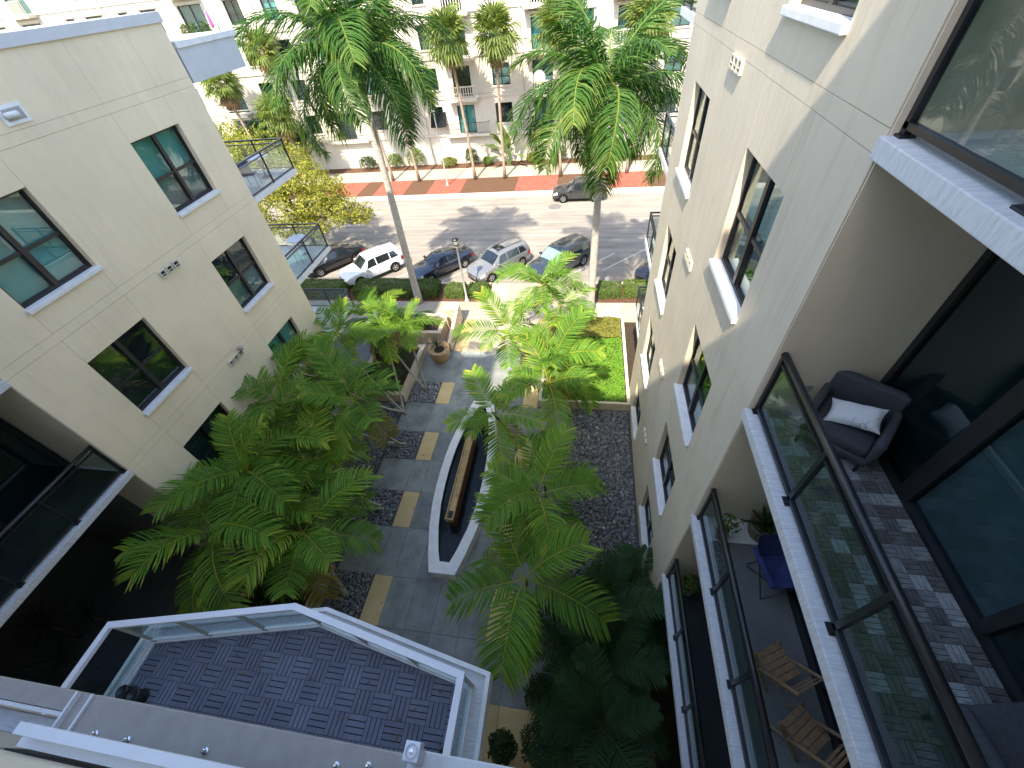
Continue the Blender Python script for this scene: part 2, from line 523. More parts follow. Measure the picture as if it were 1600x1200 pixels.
def put(name, me, mat=None, parent=None, loc=None, rot=None, scale=None):
    o = bpy.data.objects.new(name, me)
    C.objects.link(o)
    if mat is not None and me is not None and len(me.materials) == 0:
        me.materials.append(MATS[mat] if isinstance(mat, str) else mat)
    if parent is not None: o.parent = parent
    if loc is not None: o.location = loc
    if rot is not None: o.rotation_euler = rot
    if scale is not None: o.scale = scale
    return o

def tag(o, label=None, cat=None, group=None, kind=None):
    if label: o['label'] = label
    if cat: o['category'] = cat
    if group: o['group'] = group
    if kind: o['kind'] = kind
    return o

def thing(name, label, cat, loc=(0, 0, 0), rz=0.0, group=None):
    o = bpy.data.objects.new(name, None)
    C.objects.link(o)
    o.empty_display_size = 0.3
    o.location = loc
    o.rotation_euler = (0, 0, rz)
    return tag(o, label, cat, group)

def struct(o):
    o['kind'] = 'structure'
    return o

def copy_tree(src, parent=None):
    c = src.copy()
    C.objects.link(c)
    c.parent = parent
    for ch in src.children:
        copy_tree(ch, c)
    return c

def rot2(p, a):
    return (p[0] * math.cos(a) - p[1] * math.sin(a), p[0] * math.sin(a) + p[1] * math.cos(a))

# ------------------------------------------------------------------ the setting: ground, paving, road
YELLOW_Y = [(2.80, 4.40), (6.22, 7.75), (9.31, 10.85), (12.64, 14.10)]

def sheet(name, x0, x1, y0, y1, z, mat, thick=0.05, parent=None):
    return MB().box(x0, x1, y0, y1, z - thick, z).build(name, mat, parent)

struct(sheet('ground', -400, 400, -150, 650, -0.16, 'ground', 0.1))
struct(sheet('road', -120, 120, 23.62, 38.10, -0.10, 'road_surface'))
ROAD = bpy.data.objects['road']
court = struct(sheet('courtyard_paving', -11.3, 2.46, -0.5, 19.45, -0.035, 'groove'))
nwalk = struct(sheet('near_sidewalk', -60, 40, 19.45, 21.35, -0.035, 'groove'))
fwalk = struct(sheet('far_sidewalk', -120, 60, 42.80, 45.80, -0.035, 'groove'))
struct(sheet('planting_strip', -60, 40, 21.35, 23.42, -0.03, 'mulch', 0.1))
struct(sheet('far_planting_strip', -120, 60, 38.92, 42.78, -0.012, 'mulch', 0.1))
struct(sheet('far_planting_bed', -120, 60, 45.82, 49.2, 0.0, 'mulch', 0.1))
struct(sheet('terrace_ground', -60, -11.3, -6, 19.45, -0.03, 'grey_floor', 0.1))
struct(sheet('side_ground', 2.46, 40, -6, 19.45, -0.03, 'soil', 0.1))

# kerbs, each run cut into cast pieces
near_kerb = struct(sheet('near_kerb', -60, 40, 23.42, 23.62, -0.05, 'groove'))
for i in range(20):
    x = -26 + i * 2.0
    if -5.95 < x + 1 < 0.6:
        continue
    MB().bbox(x + 0.008, x + 1.992, 23.415, 23.625, -0.13, 0.02, 0.012).build('kerbstone', 'kerb_concrete', near_kerb)
far_kerb = struct(sheet('far_kerb', -120, 60, 38.12, 38.90, -0.085, 'kerb_concrete'))
for i in range(22):
    x = -42 + i * 2.4
    MB().bbox(x + 0.008, x + 2.392, 38.58, 38.90, -0.12, 0.03, 0.015).build('kerbstone', 'kerb_concrete', far_kerb)

# courtyard slabs: grey centre walk with yellow bands and cross strips running into the beds
slabs = []
def slab(x0, x1, y0, y1, mat, parent, name='paving_slab', z=0.0, gap=0.009):
    key = (round(x1 - x0, 3), round(y1 - y0, 3), mat)
    me = SLAB_MESH.get(key)
    w, d = x1 - x0 - gap, y1 - y0 - gap
    if me is None:
        me = MB().bbox(-w / 2, w / 2, -d / 2, d / 2, -0.045, 0.0, 0.006).mesh(name)
        me.materials.append(MATS[mat])
        SLAB_MESH[key] = me
    o = put(name, me, None, parent, ((x0 + x1) / 2, (y0 + y1) / 2, z + rnd.uniform(-0.002, 0.002)))
    return o
SLAB_MESH = {}
XC = [-6.97, -6.27, -5.35, -4.42, -3.49, -2.57, -1.85]
rows = [-0.45, 1.25, 2.80, 4.40, 6.22, 7.75, 9.31, 10.85, 12.64, 14.10, 15.30, 16.55]
for j in range(len(rows) - 1):
    y0, y1 = rows[j], rows[j + 1]
    band = (y0, y1) in YELLOW_Y
    for i in range(len(XC) - 1):
        if i in (0, 5) and band:
            slab(XC[i], XC[i + 1], y0, y1, 'yellow_slab', court, 'yellow_paver')
        elif y1 <= 1.26 and i >= 4:
            slab(XC[i], XC[i + 1], y0, y1, 'yellow_slab', court, 'yellow_paver')
        else:
            slab(XC[i], XC[i + 1], y0, y1, 'grey_slab', court)
    if not band and 1.0 < y0 < 14.0:
        for a, b in ((-8.47, -7.72), (-7.72, -6.97), (-1.85, -1.10), (-1.10, -0.36)):
            slab(a, b, y0, y1, 'grey_slab', court)
    if y1 <= 1.26:
        for a, b in ((-1.85, -1.0), (-1.0, -0.1)):
            slab(a, b, y0, y1, 'yellow_slab', court, 'yellow_paver')
for y0, y1 in ((14.1, 15.3), (15.3, 16.55)):
    slab(-8.47, -7.72, y0, y1, 'grey_slab', court); slab(-7.72, -6.97, y0, y1, 'grey_slab', court)
# sunny entrance: pale slabs, long yellow band on the left, up to the kerb
for y0, y1 in ((16.55, 18.0), (18.0, 19.45)):
    slab(-6.97, -6.2, y0, y1, 'yellow_slab', court, 'yellow_paver')
    for a, b in ((-6.2, -4.9), (-4.9, -3.6), (-3.6, -2.3), (-2.3, -1.0)):
        slab(a, b, y0, y1, 'light_slab', court)
for i in range(34):
    x = -30 + i * 1.3
    slab(x, x + 1.3, 19.47, 21.33, 'light_slab', nwalk)
for i in range(5):
    a = -5.9 + i * 1.3
    slab(a, a + 1.3, 21.35, 23.5, 'light_slab', nwalk, z=-0.005 - 0.018)
for i in range(38):
    x = -48 + i * 1.6
    slab(x, x + 1.6, 42.82, 45.78, 'light_slab', fwalk)
for k, (x0, x1) in enumerate(((-26.5, -22.5), (-20.8, -17.6), (-15.2, -11.8), (-6.5, -2.6), (1.2, 5.6))):
    struct(sheet('brick_pad', x0, x1, 38.93, 42.77, 0.006, 'red_brick_paving', 0.03))

# parking lines, oblique to the kerb, and the worn seam in the middle of the road
park_lines = [(-17.6, 23.9), (-13.6, 23.9), (-9.6, 23.9), (-5.9, 23.9), (1.4, 25.2), (-1.6, 23.9)]
for x, y in park_lines:
    dx, dy = 3.9, 3.6
    L = math.hypot(dx, dy); ux, uy = dx / L, dy / L
    px, py = -uy * 0.055, ux * 0.055
    MB().add([(x + px, y + py, -0.094), (x - px, y - py, -0.094), (x + dx - px, y + dy - py, -0.094), (x + dx + px, y + dy + py, -0.094)], [(0, 1, 2, 3)]).build('parking_line', 'line_paint', ROAD)
for xx, yy, r in ((-2.5, 35.6, 0.55), (4.0, 32.6, 0.36)):
    MB().lathe([(r, -0.099), (r, -0.088), (r * 0.86, -0.086), (0.001, -0.087)], 20, (xx, yy)).build('manhole_cover', 'cover_iron', ROAD)

# ------------------------------------------------------------------ pebbles (too many and small to count)
def pebbles(name, regions, label, size=0.052, seed=1):
    r = random.Random(seed)
    bm = bmesh.new()
    bmesh.ops.create_icosphere(bm, subdivisions=1, radius=1.0)
    base = np.array([v.co[:] for v in bm.verts]); fc = np.array([[v.index for v in f.verts] for f in bm.faces])
    bm.free()
    V = []; F = []; T = []
    off = 0
    for (x0, x1, y0, y1) in regions:
        step = size * 1.55
        nx = int((x1 - x0) / step); ny = int((y1 - y0) / step)
        for i in range(nx):
            for j in range(ny):
                x = x0 + (i + 0.5 + r.uniform(-.42, .42)) * step
                y = y0 + (j + 0.5 + r.uniform(-.42, .42)) * step
                s = size * r.uniform(0.72, 1.35)
                sc = np.array([s * r.uniform(.9, 1.2), s * r.uniform(.8, 1.0), s * r.uniform(.5, .75)])
                e = Euler((r.uniform(-.4, .4), r.uniform(-.4, .4), r.uniform(0, 6.28))).to_matrix()
                p = (base * sc) @ np.array(e).T + np.array([x, y, r.uniform(0.0, 0.03)])
                V.append(p); F.append(fc + off); off += len(base)
                T.extend([min(1, max(0, r.gauss(0.45, 0.22)))] * len(fc))
    V = np.concatenate(V); F = np.concatenate(F)
    me = bpy.data.meshes.new(name)
    me.vertices.add(len(V)); me.vertices.foreach_set('co', V.astype(np.float32).ravel())
    me.loops.add(F.size); me.loops.foreach_set('vertex_index', F.astype(np.int32).ravel())
    me.polygons.add(len(F))
    me.polygons.foreach_set('loop_start', np.arange(0, F.size, 3, dtype=np.int32))
    me.polygons.foreach_set('loop_total', np.full(len(F), 3, dtype=np.int32))
    at = me.attributes.new('tone', 'FLOAT', 'FACE')
    at.data.foreach_set('value', np.array(T, dtype=np.float32))
    me.polygons.foreach_set('use_smooth', [True] * len(F))
    me.update(); me.validate()
    return tag(put(name, me, 'pebble_stone'), label, 'pebbles', kind='stuff')

struct(sheet('pebble_bed_base', -11.3, -6.97, 1.25, 14.1, -0.03, 'grey_pot', 0.05))
struct(sheet('pebble_bed_base', -1.85, 2.46, 2.8, 12.72, -0.03, 'grey_pot', 0.05))
pebbles('pebbles', [(-8.45, -6.99, a, b) for a, b in YELLOW_Y] + [(-11.25, -8.49, 4.5, 12.55)], 'dark river pebbles under the palms along the left wing', 0.054, 3)
pebbles('pebbles', [(-1.83, -0.36, a, b) for a, b in YELLOW_Y[:3]] + [(-0.34, 2.42, 2.9, 12.7)], 'dark river pebbles beside the right wing wall', 0.060, 4)

# ------------------------------------------------------------------ apartment wings
GAP = 0.006
FR = 0.06

def window(wing, X, s, y0, y1, z0, z1, blind, sill=True, reveal=0.13, style='cross'):
    """s = +1 when the wall faces +x, -1 when it faces -x. Window frame (part) > panes, blind, sill"""
    def bx(mb, w0, w1, a, b, c, d):
        return mb.box(X + s * w0, X + s * w1, a, b, c, d)
    ym = (y0 + y1) / 2; zm = z0 + (z1 - z0) * 0.47
    f = MB()
    wf, wb = -reveal, -reveal - 0.07
    bx(f, wb, wf, y0, y0 + FR, z0, z1); bx(f, wb, wf, y1 - FR, y1, z0, z1)
    bx(f, wb, wf, y0 + FR, y1 - FR, z0, z0 + FR); bx(f, wb, wf, y0 + FR, y1 - FR, z1 - FR, z1)
    bx(f, wb, wf + 0.012, ym - 0.055, ym + 0.055, z0 + FR, z1 - FR)
    bx(f, wb, wf - 0.008, y0 + FR, ym - 0.055, zm - 0.035, zm + 0.035); bx(f, wb, wf - 0.008, ym + 0.055, y1 - FR, zm - 0.035, zm + 0.035)
    # slim sash rails round the lower lights
    for a, b in ((y0 + FR, ym - 0.055), (ym + 0.055, y1 - FR)):
        bx(f, wb + 0.01, wf - 0.02, a, a + 0.03, z0 + FR, zm - 0.035); bx(f, wb + 0.01, wf - 0.02, b - 0.03, b, z0 + FR, zm - 0.035)
        bx(f, wb + 0.01, wf - 0.02, a + 0.03, b - 0.03, z0 + FR, z0 + FR + 0.03)
    fr = f.build('window', 'bronze_frame', wing)
    for a, b in ((y0 + FR, ym - 0.055), (ym + 0.055, y1 - FR)):
        for c, d, deep in ((z0 + FR, zm - 0.035, 0.045), (zm + 0.035, z1 - FR, 0.03)):
            bx(MB(), wf - deep - 0.008, wf - deep, a, b, c, d).build('pane', 'window_glass', fr)
    bl = MB()
    if isinstance(blind, tuple):
        m_up, m_low = blind
    else:
        m_up = m_low = blind
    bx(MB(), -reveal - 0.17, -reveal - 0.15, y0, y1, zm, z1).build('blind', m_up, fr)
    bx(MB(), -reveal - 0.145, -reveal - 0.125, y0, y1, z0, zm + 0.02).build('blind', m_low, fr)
    if sill:
        sl = MB()
        xa, xb = sorted((X + s * (-reveal - 0.0), X + s * 0.075))
        sl.bbox(xa, xb, y0 - 0.03, y1 + 0.03, z0 - 0.09, z0 + 0.004, 0.012)
        sl.build('sill', 'white_trim', fr)
    return fr

def wing_wall(wing, X, s, ya, yb, cols, rows, joints, ztop, zbot=0.0, depth=0.42, skin='stucco'):
    """backing wall with real window openings, and stucco panels proud of it with open joints"""
    wins = [(c, r) for c in cols for r in rows]
    back = MB()
    def bx(mb, w0, w1, a, b, c, d):
        return mb.box(X + s * w0, X + s * w1, a, b, c, d)
    P = 0.014
    ys = [ya]
    for c in cols: ys += [c[0], c[1]]
    ys.append(yb)
    solid = [(ys[i], ys[i + 1]) for i in range(0, len(ys), 2)]
    for a, b in solid:
        bx(back, -depth, -P, a, b, zbot, ztop)
    for c in cols:
        z = zbot
        for r in sorted(rows):
            if r[0] > z: bx(back, -depth, -P, c[0], c[1], z, r[0])
            z = r[1]
        if ztop > z: bx(back, -depth, -P, c[0], c[1], z, ztop)
    wall = back.build('wall', 'groove', wing)
    # panels
    zs = [zbot]
    for j in joints: zs += [j, j + 0.21]
    zs.append(ztop)
    zs = sorted(set(z for z in zs if zbot <= z <= ztop))
    def panel(a, b, c, d):
        if b - a < 0.03 or d - c < 0.03: return
        mb = MB()
        xa, xb = sorted((X - s * P, X))
        mb.box(xa, xb, a + GAP / 2, b - GAP / 2, c + GAP / 2, d - GAP / 2)
        mb.build('stucco_panel', skin, wall)
    for i in range(len(zs) - 1):
        z0, z1 = zs[i], zs[i + 1]
        if z1 - z0 < 0.3:
            panel(ya, yb, z0, z1)
            continue
        for a, b in solid:
            panel(a, b, z0, z1)
        for c in cols:
            z = z0
            for r in sorted(rows):
                if r[1] <= z0 or r[0] >= z1: continue
                if r[0] > z: panel(c[0], c[1], z, r[0])
                z = max(z, r[1])
            if z < z1: panel(c[0], c[1], z, z1)
    # reveals of the openings, cream: two jambs and a head each
    for c, r in wins:
        if r[1] > ztop: continue
        t = 0.006
        bx(MB(), -0.24, -P - 0.001, c[0], c[0] + t, r[0], r[1]).build('reveal', skin, wing)
        bx(MB(), -0.24, -P - 0.001, c[1] - t, c[1], r[0], r[1]).build('reveal', skin, wing)
        bx(MB(), -0.24, -P - 0.001, c[0] + t, c[1] - t, r[1] - t, r[1]).build('reveal', skin, wing)
    return wall

def vents(wing, X, s, y, z, n=3, drop=0.0):
    """row of little square exhaust vents, each a hood with a dark mouth"""
    for i in range(n):
        yy = y + i * 0.25
        zz = z - drop * i
        h = MB()
        x0, x1 = X - s * 0.0, X + s * 0.05
        x0, x1 = sorted((x0, x1))
        h.box(x0, x1, yy, yy + 0.03, zz - 0.1, zz + 0.1); h.box(x0, x1, yy + 0.17, yy + 0.2, zz - 0.1, zz + 0.1)
        h.box(x0, x1, yy + 0.03, yy + 0.17, zz + 0.07, zz + 0.1); h.box(x0, x1, yy + 0.03, yy + 0.17, zz - 0.1, zz - 0.07)
        h.box(x0, x1, yy + 0.03, yy + 0.17, zz - 0.025, zz - 0.01)
        v = h.build('vent', 'vent_plastic', wing)
        MB().box(X + s * 0.001, X + s * 0.012, yy + 0.03, yy + 0.17, zz - 0.07, zz + 0.07).build('mouth', 'vent_hole', v)

TILE_MESH = {}
def tile_mesh(kind, size, n, gap, mat, thick=0.02):
    """deck tile: n slats on a base, running along x"""
    key = (kind, size, n)
    if key not in TILE_MESH:
        mb = MB()
        h = size / 2 - 0.003
        sw = (2 * h - (n - 1) * gap) / n
        for i in range(n):
            y0 = -h + i * (sw + gap)
            mb.box(-h, h, y0, y0 + sw, 0.0, thick)
        me = mb.mesh('deck_tile'); me.materials.append(MATS[mat])
        TILE_MESH[key] = me
    return TILE_MESH[key]

def bay_balcony(wing, X, s, z, ya, yb, inner, posts, deck=None, rails=True):
    """balcony slab in the bay (part) > rails, posts, glass, deck tiles. X = facade plane; s points outwards"""
    xo = X + s * 0.055
    sl = MB().bbox(min(xo, inner), max(xo, inner), ya, yb, z - 0.17, z, 0.012).build('balcony', 'painted_slab', wing)
    xr = X - s * 0.10
    MB().tube([(xr, ya, z + 1.07), (xr, yb - 0.02, z + 1.07)], 0.045, 12).build('top_rail', 'black_metal', sl, smooth=True)
    MB().box(xr - 0.03, xr + 0.03, ya, yb - 0.01, z + 0.06, z + 0.11).build('bottom_rail', 'black_metal', sl)
    MB().box(xr - 0.02, xr + 0.02, ya, yb - 0.01, z + 0.93, z + 0.965).build('middle_rail', 'black_metal', sl)
    for p in posts:
        mb = MB()
        mb.box(xr - 0.03, xr + 0.03, p - 0.03, p + 0.03, z, z + 1.06)
        mb.box(xr - 0.06, xr + 0.06, p - 0.06, p + 0.06, z, z + 0.02)
        mb.build('post', 'black_metal', sl)
    ps = sorted(posts)
    for a, b in zip(ps[:-1], ps[1:]):
        MB().box(xr - 0.005, xr + 0.005, a + 0.035, min(b - 0.035, yb - 0.02), z + 0.11, z + 0.93).build('glass_panel', 'rail_glass', sl)
    return sl

RJ = [3.32, 6.70, 9.98, 13.56]          # right-wing floor joints
LJ = [3.35, 6.70, 10.03, 13.28]

# ---- left wing
XL = -11.30
lw = thing('apartment_wing', 'cream stucco apartment wing on the left with flat roof and grey coping', 'building', (-16, 8, 0))
lw.location = (0, 0, 0)
LC = [(5.45, 7.22), (10.0, 11.74)]
LR = [(0.90, 2.62), (4.18, 5.98), (7.52, 9.35), (10.85, 12.65)]
wing_wall(lw, XL, +1, 4.18, 13.02, LC, LR, LJ, 14.69, skin='stucco_cream_bounce')
for ci, c in enumerate(LC):
    for ri, r in enumerate(LR):
        if ri == 3: bl = ('blind_teal', 'blind_teal') if ci == 0 else ('blind_teal', 'blind_grey')
        elif ri == 2: bl = 'room_dark' if ci == 0 else ('room_dark', 'blind_grey')
        elif ri == 1: bl = ('blind_teal', 'room_teal') if ci == 1 else 'room_teal'
        else: bl = 'room_dark'
        window(lw, XL, +1, c[0], c[1], r[0], r[1], bl)
# body behind the facade, end walls, roof
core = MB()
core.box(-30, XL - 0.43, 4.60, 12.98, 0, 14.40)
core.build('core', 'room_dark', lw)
MB().box(-30, XL - 0.014, 12.62, 13.015, 0, 14.69).build('end_wall', 'stucco', lw)
MB().box(-13.0, XL - 0.014, 4.165, 4.58, 0, 14.66).build('bay_side_wall', 'stucco_side', lw)
MB().box(-30, XL - 0.42, 4.58, 12.62, 14.40, 14.55).build('roof', 'coping', lw)
cp = MB()
yy = 3.0
for a, b in ((-1.0, 2.2), (2.206, 5.25), (5.256, 8.3), (8.306, 11.40), (11.406, 13.08)):
    MB().bbox(XL - 0.40, XL + 0.055, a, b, 14.66 if a > 4 else 14.66, 14.88, 0.01).build('coping', 'coping', lw)
MB().bbox(-30, XL - 0.40, 12.66, 13.08, 14.66, 14.88, 0.01).build('coping', 'coping', lw)
# wall lantern recess near the roof, exhaust vents, small camera
wl_ = MB().box(XL + 0.001, XL + 0.03, 7.78, 8.28, 13.58, 13.90).build('wall_light', 'white_metal', lw)
MB().tube([(XL + 0.07, 7.83, 13.74), (XL + 0.07, 8.08, 13.74)], 0.055, 12).build('lamp_tube', 'white_trim', wl_, smooth=True)
MB().box(XL + 0.031, XL + 0.04, 7.85, 8.22, 13.64, 13.84).build('recess', 'lamp_metal', wl_)
vents(lw, XL, +1, 8.34, 9.90)
vents(lw, XL, +1, 8.28, 6.60)
cm = MB().lathe([(0.001, 0.09), (0.06, 0.07), (0.085, 0.0), (0.075, -0.05), (0.001, -0.09)], 12).build('security_camera', 'lamp_metal', lw, smooth=True)
cm.location = (XL + 0.1, 8.92, 6.78)
# antennas and roof box seen over the coping
for x, y, h in ((-13.2, 9.6, 1.25), (-13.7, 9.9, 1.0)):
    MB().tube([(x, y, 14.5), (x - 0.02, y, 14.5 + h)], 0.012, 6).build('antenna', 'black_metal', lw)
# bay with recessed balcony
LX_IN = -12.92
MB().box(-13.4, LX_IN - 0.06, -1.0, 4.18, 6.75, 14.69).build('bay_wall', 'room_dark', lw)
for z in (6.7, 10.03):
    dr = MB()
    for y in (-0.9, 0.75, 2.4, 4.06):
        dr.box(LX_IN - 0.05, LX_IN + 0.03, y - 0.06, y + 0.06, z, z + 3.1)
    dr.box(LX_IN - 0.05, LX_IN + 0.025, -0.9, 4.06, z + 2.95, z + 3.1); dr.box(LX_IN - 0.05, LX_IN + 0.025, -0.9, 4.06, z, z + 0.1)
    d = dr.build('sliding_door', 'bronze_frame', lw)
    for a, b in ((-0.84, 0.69), (0.81, 2.34), (2.46, 4.0)):
        MB().box(LX_IN - 0.02, LX_IN - 0.01, a, b, z + 0.1, z + 2.95).build('pane', 'door_glass', d)
        MB().box(LX_IN - 0.055, LX_IN - 0.05, a, b, z + 0.1, z + 2.95).build('curtain', 'room_teal', d)
lb = bay_balcony(lw, XL, +1, 6.78, -0.6, 4.18, LX_IN + 0.03, [4.12, 2.74, 1.36, -0.02])
MB().box(LX_IN + 0.05, XL - 0.2, -0.5, 4.1, 6.781, 6.80).build('floor_mat', 'carpet', lb)
bay_balcony(lw, XL, +1, 10.10, -0.6, 4.18, LX_IN + 0.03, [4.12, 2.74, 1.36, -0.02])
MB().box(-30, XL, -1.0, 4.18, 14.3, 14.69).build('bay_roof', 'stucco', lw)
# ground floor under the bay: dark passage
MB().box(-18.4, -18.2, -3.0, 4.6, 0, 6.5).build('passage_wall', 'grey_floor', lw)
MB().box(-18.2, LX_IN - 0.06, -1.0, 4.18, 6.4, 6.55).build('passage_ceiling', 'stucco_side', lw)
MB().box(-18.2, -13.0, 4.19, 4.5, 0, 6.5).build('passage_side_wall', 'grey_floor', lw)

# balconies on the street end: slab > rails, posts, glass
def end_balcony(wing, x0, x1, y0, y1, z, near_side):
    sl = MB().bbox(x0, x1, y0, y1, z - 0.17, z + 0.02, 0.012).build('balcony', 'white_trim', wing)
    xi = x1 - 0.06 if near_side > 0 else x0 + 0.06      # rail line over the courtyard side
    xo = x0 + 0.05 if near_side > 0 else x1 - 0.05
    ye = y1 - 0.06
    t = MB()
    for zz, h in ((z + 1.05, 0.05), (z + 0.93, 0.03)):
        t.box(xi - 0.03, xi + 0.03, y0, ye + 0.03, zz, zz + h); t.box(min(xo, xi - 0.03), max(xo, xi + 0.03), ye - 0.03, ye + 0.029, zz + 0.001, zz + h - 0.001)
    t.build('top_rail', 'black_metal', sl)
    b = MB()
    b.box(xi - 0.02, xi + 0.02, y0, ye, z + 0.06, z + 0.10); b.box(min(xo, xi), max(xo, xi), ye - 0.02, ye + 0.02, z + 0.061, z + 0.099)
    b.build('bottom_rail', 'black_metal', sl)
    pts = [(xi, y0 + 0.04), (xi, (y0 + ye) / 2), (xi, ye), ((xi + xo) / 2, ye), (xo, ye)]
    for px, py in pts:
        MB().box(px - 0.025, px + 0.025, py - 0.025, py + 0.025, z + 0.02, z + 1.05).build('post', 'black_metal', sl)
    for (ax, ay), (bx_, by) in zip(pts[:-1], pts[1:]):
        g = MB()
        if abs(ax - bx_) < 0.01: g.box(ax - 0.004, ax + 0.004, ay + 0.03, by - 0.03, z + 0.1, z + 0.93)
        else: g.box(min(ax, bx_) + 0.03, max(ax, bx_) - 0.03, ay - 0.004, ay + 0.004, z + 0.1, z + 0.93)
        g.build('glass_panel', 'rail_glass_grey', sl)
    return sl
for z in (3.38, 6.72, 10.02):
    end_balcony(lw, -14.0, -11.34, 13.02, 16.0, z, +1)
# balcony roof at the top: solid box fascia with a pale cap
MB().box(-14.2, XL, 13.09, 15.68, 13.32, 14.10).build('canopy', 'coping', lw)
MB().bbox(-14.3, XL + 0.05, 13.09, 15.82, 14.10, 14.25, 0.012).build('canopy_cap', 'white_trim', lw)

# ---- right wing
XR = 2.466
rw = thing('apartment_wing', 'tall cream stucco apartment wing on the right with stacked glass balconies', 'building')
RC = [(5.63, 7.46), (10.45, 12.22)]
RR = [(0.95, 2.52), (4.02, 5.87), (7.34, 9.24), (10.76, 12.67), (14.30, 16.10)]
wing_wall(rw, XR, -1, 4.23, 13.74, RC, RR, RJ, 18.3)
for ci, c in enumerate(RC):
    for ri, r in enumerate(RR):
        bl = {3: ('blind_teal', 'room_teal'), 2: ('room_dark', 'blind_grey'), 1: 'room_dark', 0: 'room_dark', 4: 'room_teal'}[ri]
        window(rw, XR, -1, c[0], c[1], r[0], r[1], bl)
MB().box(XR + 0.43, 14, 4.7, 13.70, 0, 18.2).build('core', 'room_dark', rw)
MB().box(XR + 0.014, 14, 13.34, 13.735, 0, 18.3).build('end_wall', 'stucco', rw)
MB().box(XR + 0.014, 5.2, 4.212, 4.63, 0, 18.28).build('bay_side_wall', 'stucco_side', rw)
MB().box(XR + 0.1, 14, 4.6, 13.4, 18.2, 18.32).build('roof', 'coping', rw)
MB().bbox(XR - 0.05, XR + 0.40, 4.2, 13.8, 18.3, 18.5, 0.01).build('coping', 'coping', rw)
for z in (2.98, 6.28, 9.84, 13.46):
    vents(rw, XR, -1, 8.72, z)
RX_IN = 3.86
MB().box(RX_IN + 0.07, 14, -1.0, 4.6, 0, 18.3).build('bay_wall', 'room_dark', rw)
RB = [3.48, 6.86, 10.21, 13.72]
for z in RB:
    dr = MB()
    for y, w in ((-0.3, 0.06), (0.6, 0.05), (1.55, 0.06), (2.95, 0.10), (4.18, 0.05)):
        dr.box(RX_IN - 0.03, RX_IN + 0.06, y - w, y + w, z, z + 2.9)
    dr.box(RX_IN - 0.025, RX_IN + 0.06, -0.3, 4.18, z + 2.72, z + 2.9); dr.box(RX_IN - 0.06, RX_IN + 0.06, -0.3, 4.18, z, z + 0.07)
    d = dr.build('sliding_door', 'bronze_frame', rw)
    for a, b in ((-0.24, 0.55), (0.65, 1.49), (1.61, 2.85), (3.05, 4.13)):
        MB().box(RX_IN + 0.01, RX_IN + 0.02, a, b, z + 0.07, z + 2.72).build('pane', 'door_glass', d)
        MB().box(RX_IN + 0.062, RX_IN + 0.068, a, b, z + 0.07, z + 2.72).build('curtain', 'blind_grey' if b < 3 and a > 1 else 'room_teal', d)
BAL = {}
for i, z in enumerate(RB):
    BAL[i] = bay_balcony(rw, XR, -1, z, -0.42, 4.23, RX_IN - 0.03, [4.18, 2.76, 1.40, 0.04])
MB().bbox(XR - 0.05, RX_IN - 0.03, -0.42, 4.23, 17.0, 17.2, 0.012).build('upper_balcony', 'painted_slab', rw)
MB().box(XR, 14, -1.0, 4.6, 18.3, 18.5).build('bay_roof', 'stucco', rw)
# rust stain and bolt plate are wear on the paint; a small outlet box sits on the side wall
MB().bbox(3.02, 3.12, 4.21, 4.236, 10.62, 10.74, 0.006).build('outlet_box', 'lamp_metal', rw)
# interlocking deck tiles on the second balcony from the top
ts = 0.156
for i in range(7):
    for j in range(27):
        v = (i + j) % 2
        me = tile_mesh('weathered%d' % v, ts, 3, 0.006, 'deck_weathered')
        o = put('deck_tile', me, None, BAL[2], (2.70 + ts * (i + 0.5), 4.20 - ts * (j + 0.5), RB[2] + 0.004), (0, 0, math.pi / 2 if v else 0))
MB().box(2.66, RX_IN - 0.065, -0.10, 4.20, RB[2] + 0.001, RB[2] + 0.005).build('deck_underlay', 'deck_base', BAL[2])
MB().box(2.66, RX_IN - 0.065, -0.10, 3.70, RB[1] + 0.001, RB[1] + 0.012).build('floor_mat', 'grey_floor', BAL[1])
MB().box(2.66, RX_IN - 0.065, -0.10, 4.20, RB[0] + 0.001, RB[0] + 0.012).build('floor_mat', 'carpet', BAL[0])
for z in (3.38, 6.72, 10.04, 13.66):
    end_balcony(rw, 2.50, 5.6, 13.74, 16.25, z, -1)

# ---- the building the picture is taken from: facade just behind the camera
nb = thing('apartment_building', 'stucco apartment building in the foreground carrying the angular deck balcony', 'building')
YF = -0.46
MB().box(-7.8, 14, -8, YF, 0, 18.65).build('wall', 'stucco_side', nb)
MB().box(-30, -7.8, -8, YF, 0, 22.2).build('stair_tower', 'stucco_side', nb)
MB().box(1.35, XR - 0.06, YF, 2.0, 18.35, 18.60).build('roof_overhang', 'white_trim', nb)
# stepped ledge one storey below the camera
LG = 10.0
MB().bbox(-4.90, -1.40, YF, -0.045, LG - 0.25, LG, 0.012).build('ledge', 'ledge_stucco', nb)
MB().bbox(-11.2, -5.14, -0.22, -0.045, LG - 0.25, LG - 0.02, 0.012).build('ledge', 'ledge_stucco', nb)
MB().bbox(-1.39, -0.15, YF, 0.0, LG - 0.25, LG + 0.035, 0.012).build('ledge_cap', 'white_trim', nb)
ch = MB().box(-5.10, -4.93, YF, -0.05, LG - 0.2, LG - 0.03).build('drain_channel', 'ledge_stucco', nb)
for x in (-5.125, -4.93):
    MB().box(x, x + 0.025, YF, -0.05, LG - 0.2, LG + 0.03).build('flange', 'white_metal', ch)
MB().box(-11.2, -5.14, -0.26, -0.225, LG - 0.2, LG - 0.01).build('trim_strip', 'white_trim', nb)
MB().bbox(-11.2, -5.14, YF, -0.29, LG - 0.3, LG - 0.14, 0.01).build('lower_sill', 'painted_slab', nb)
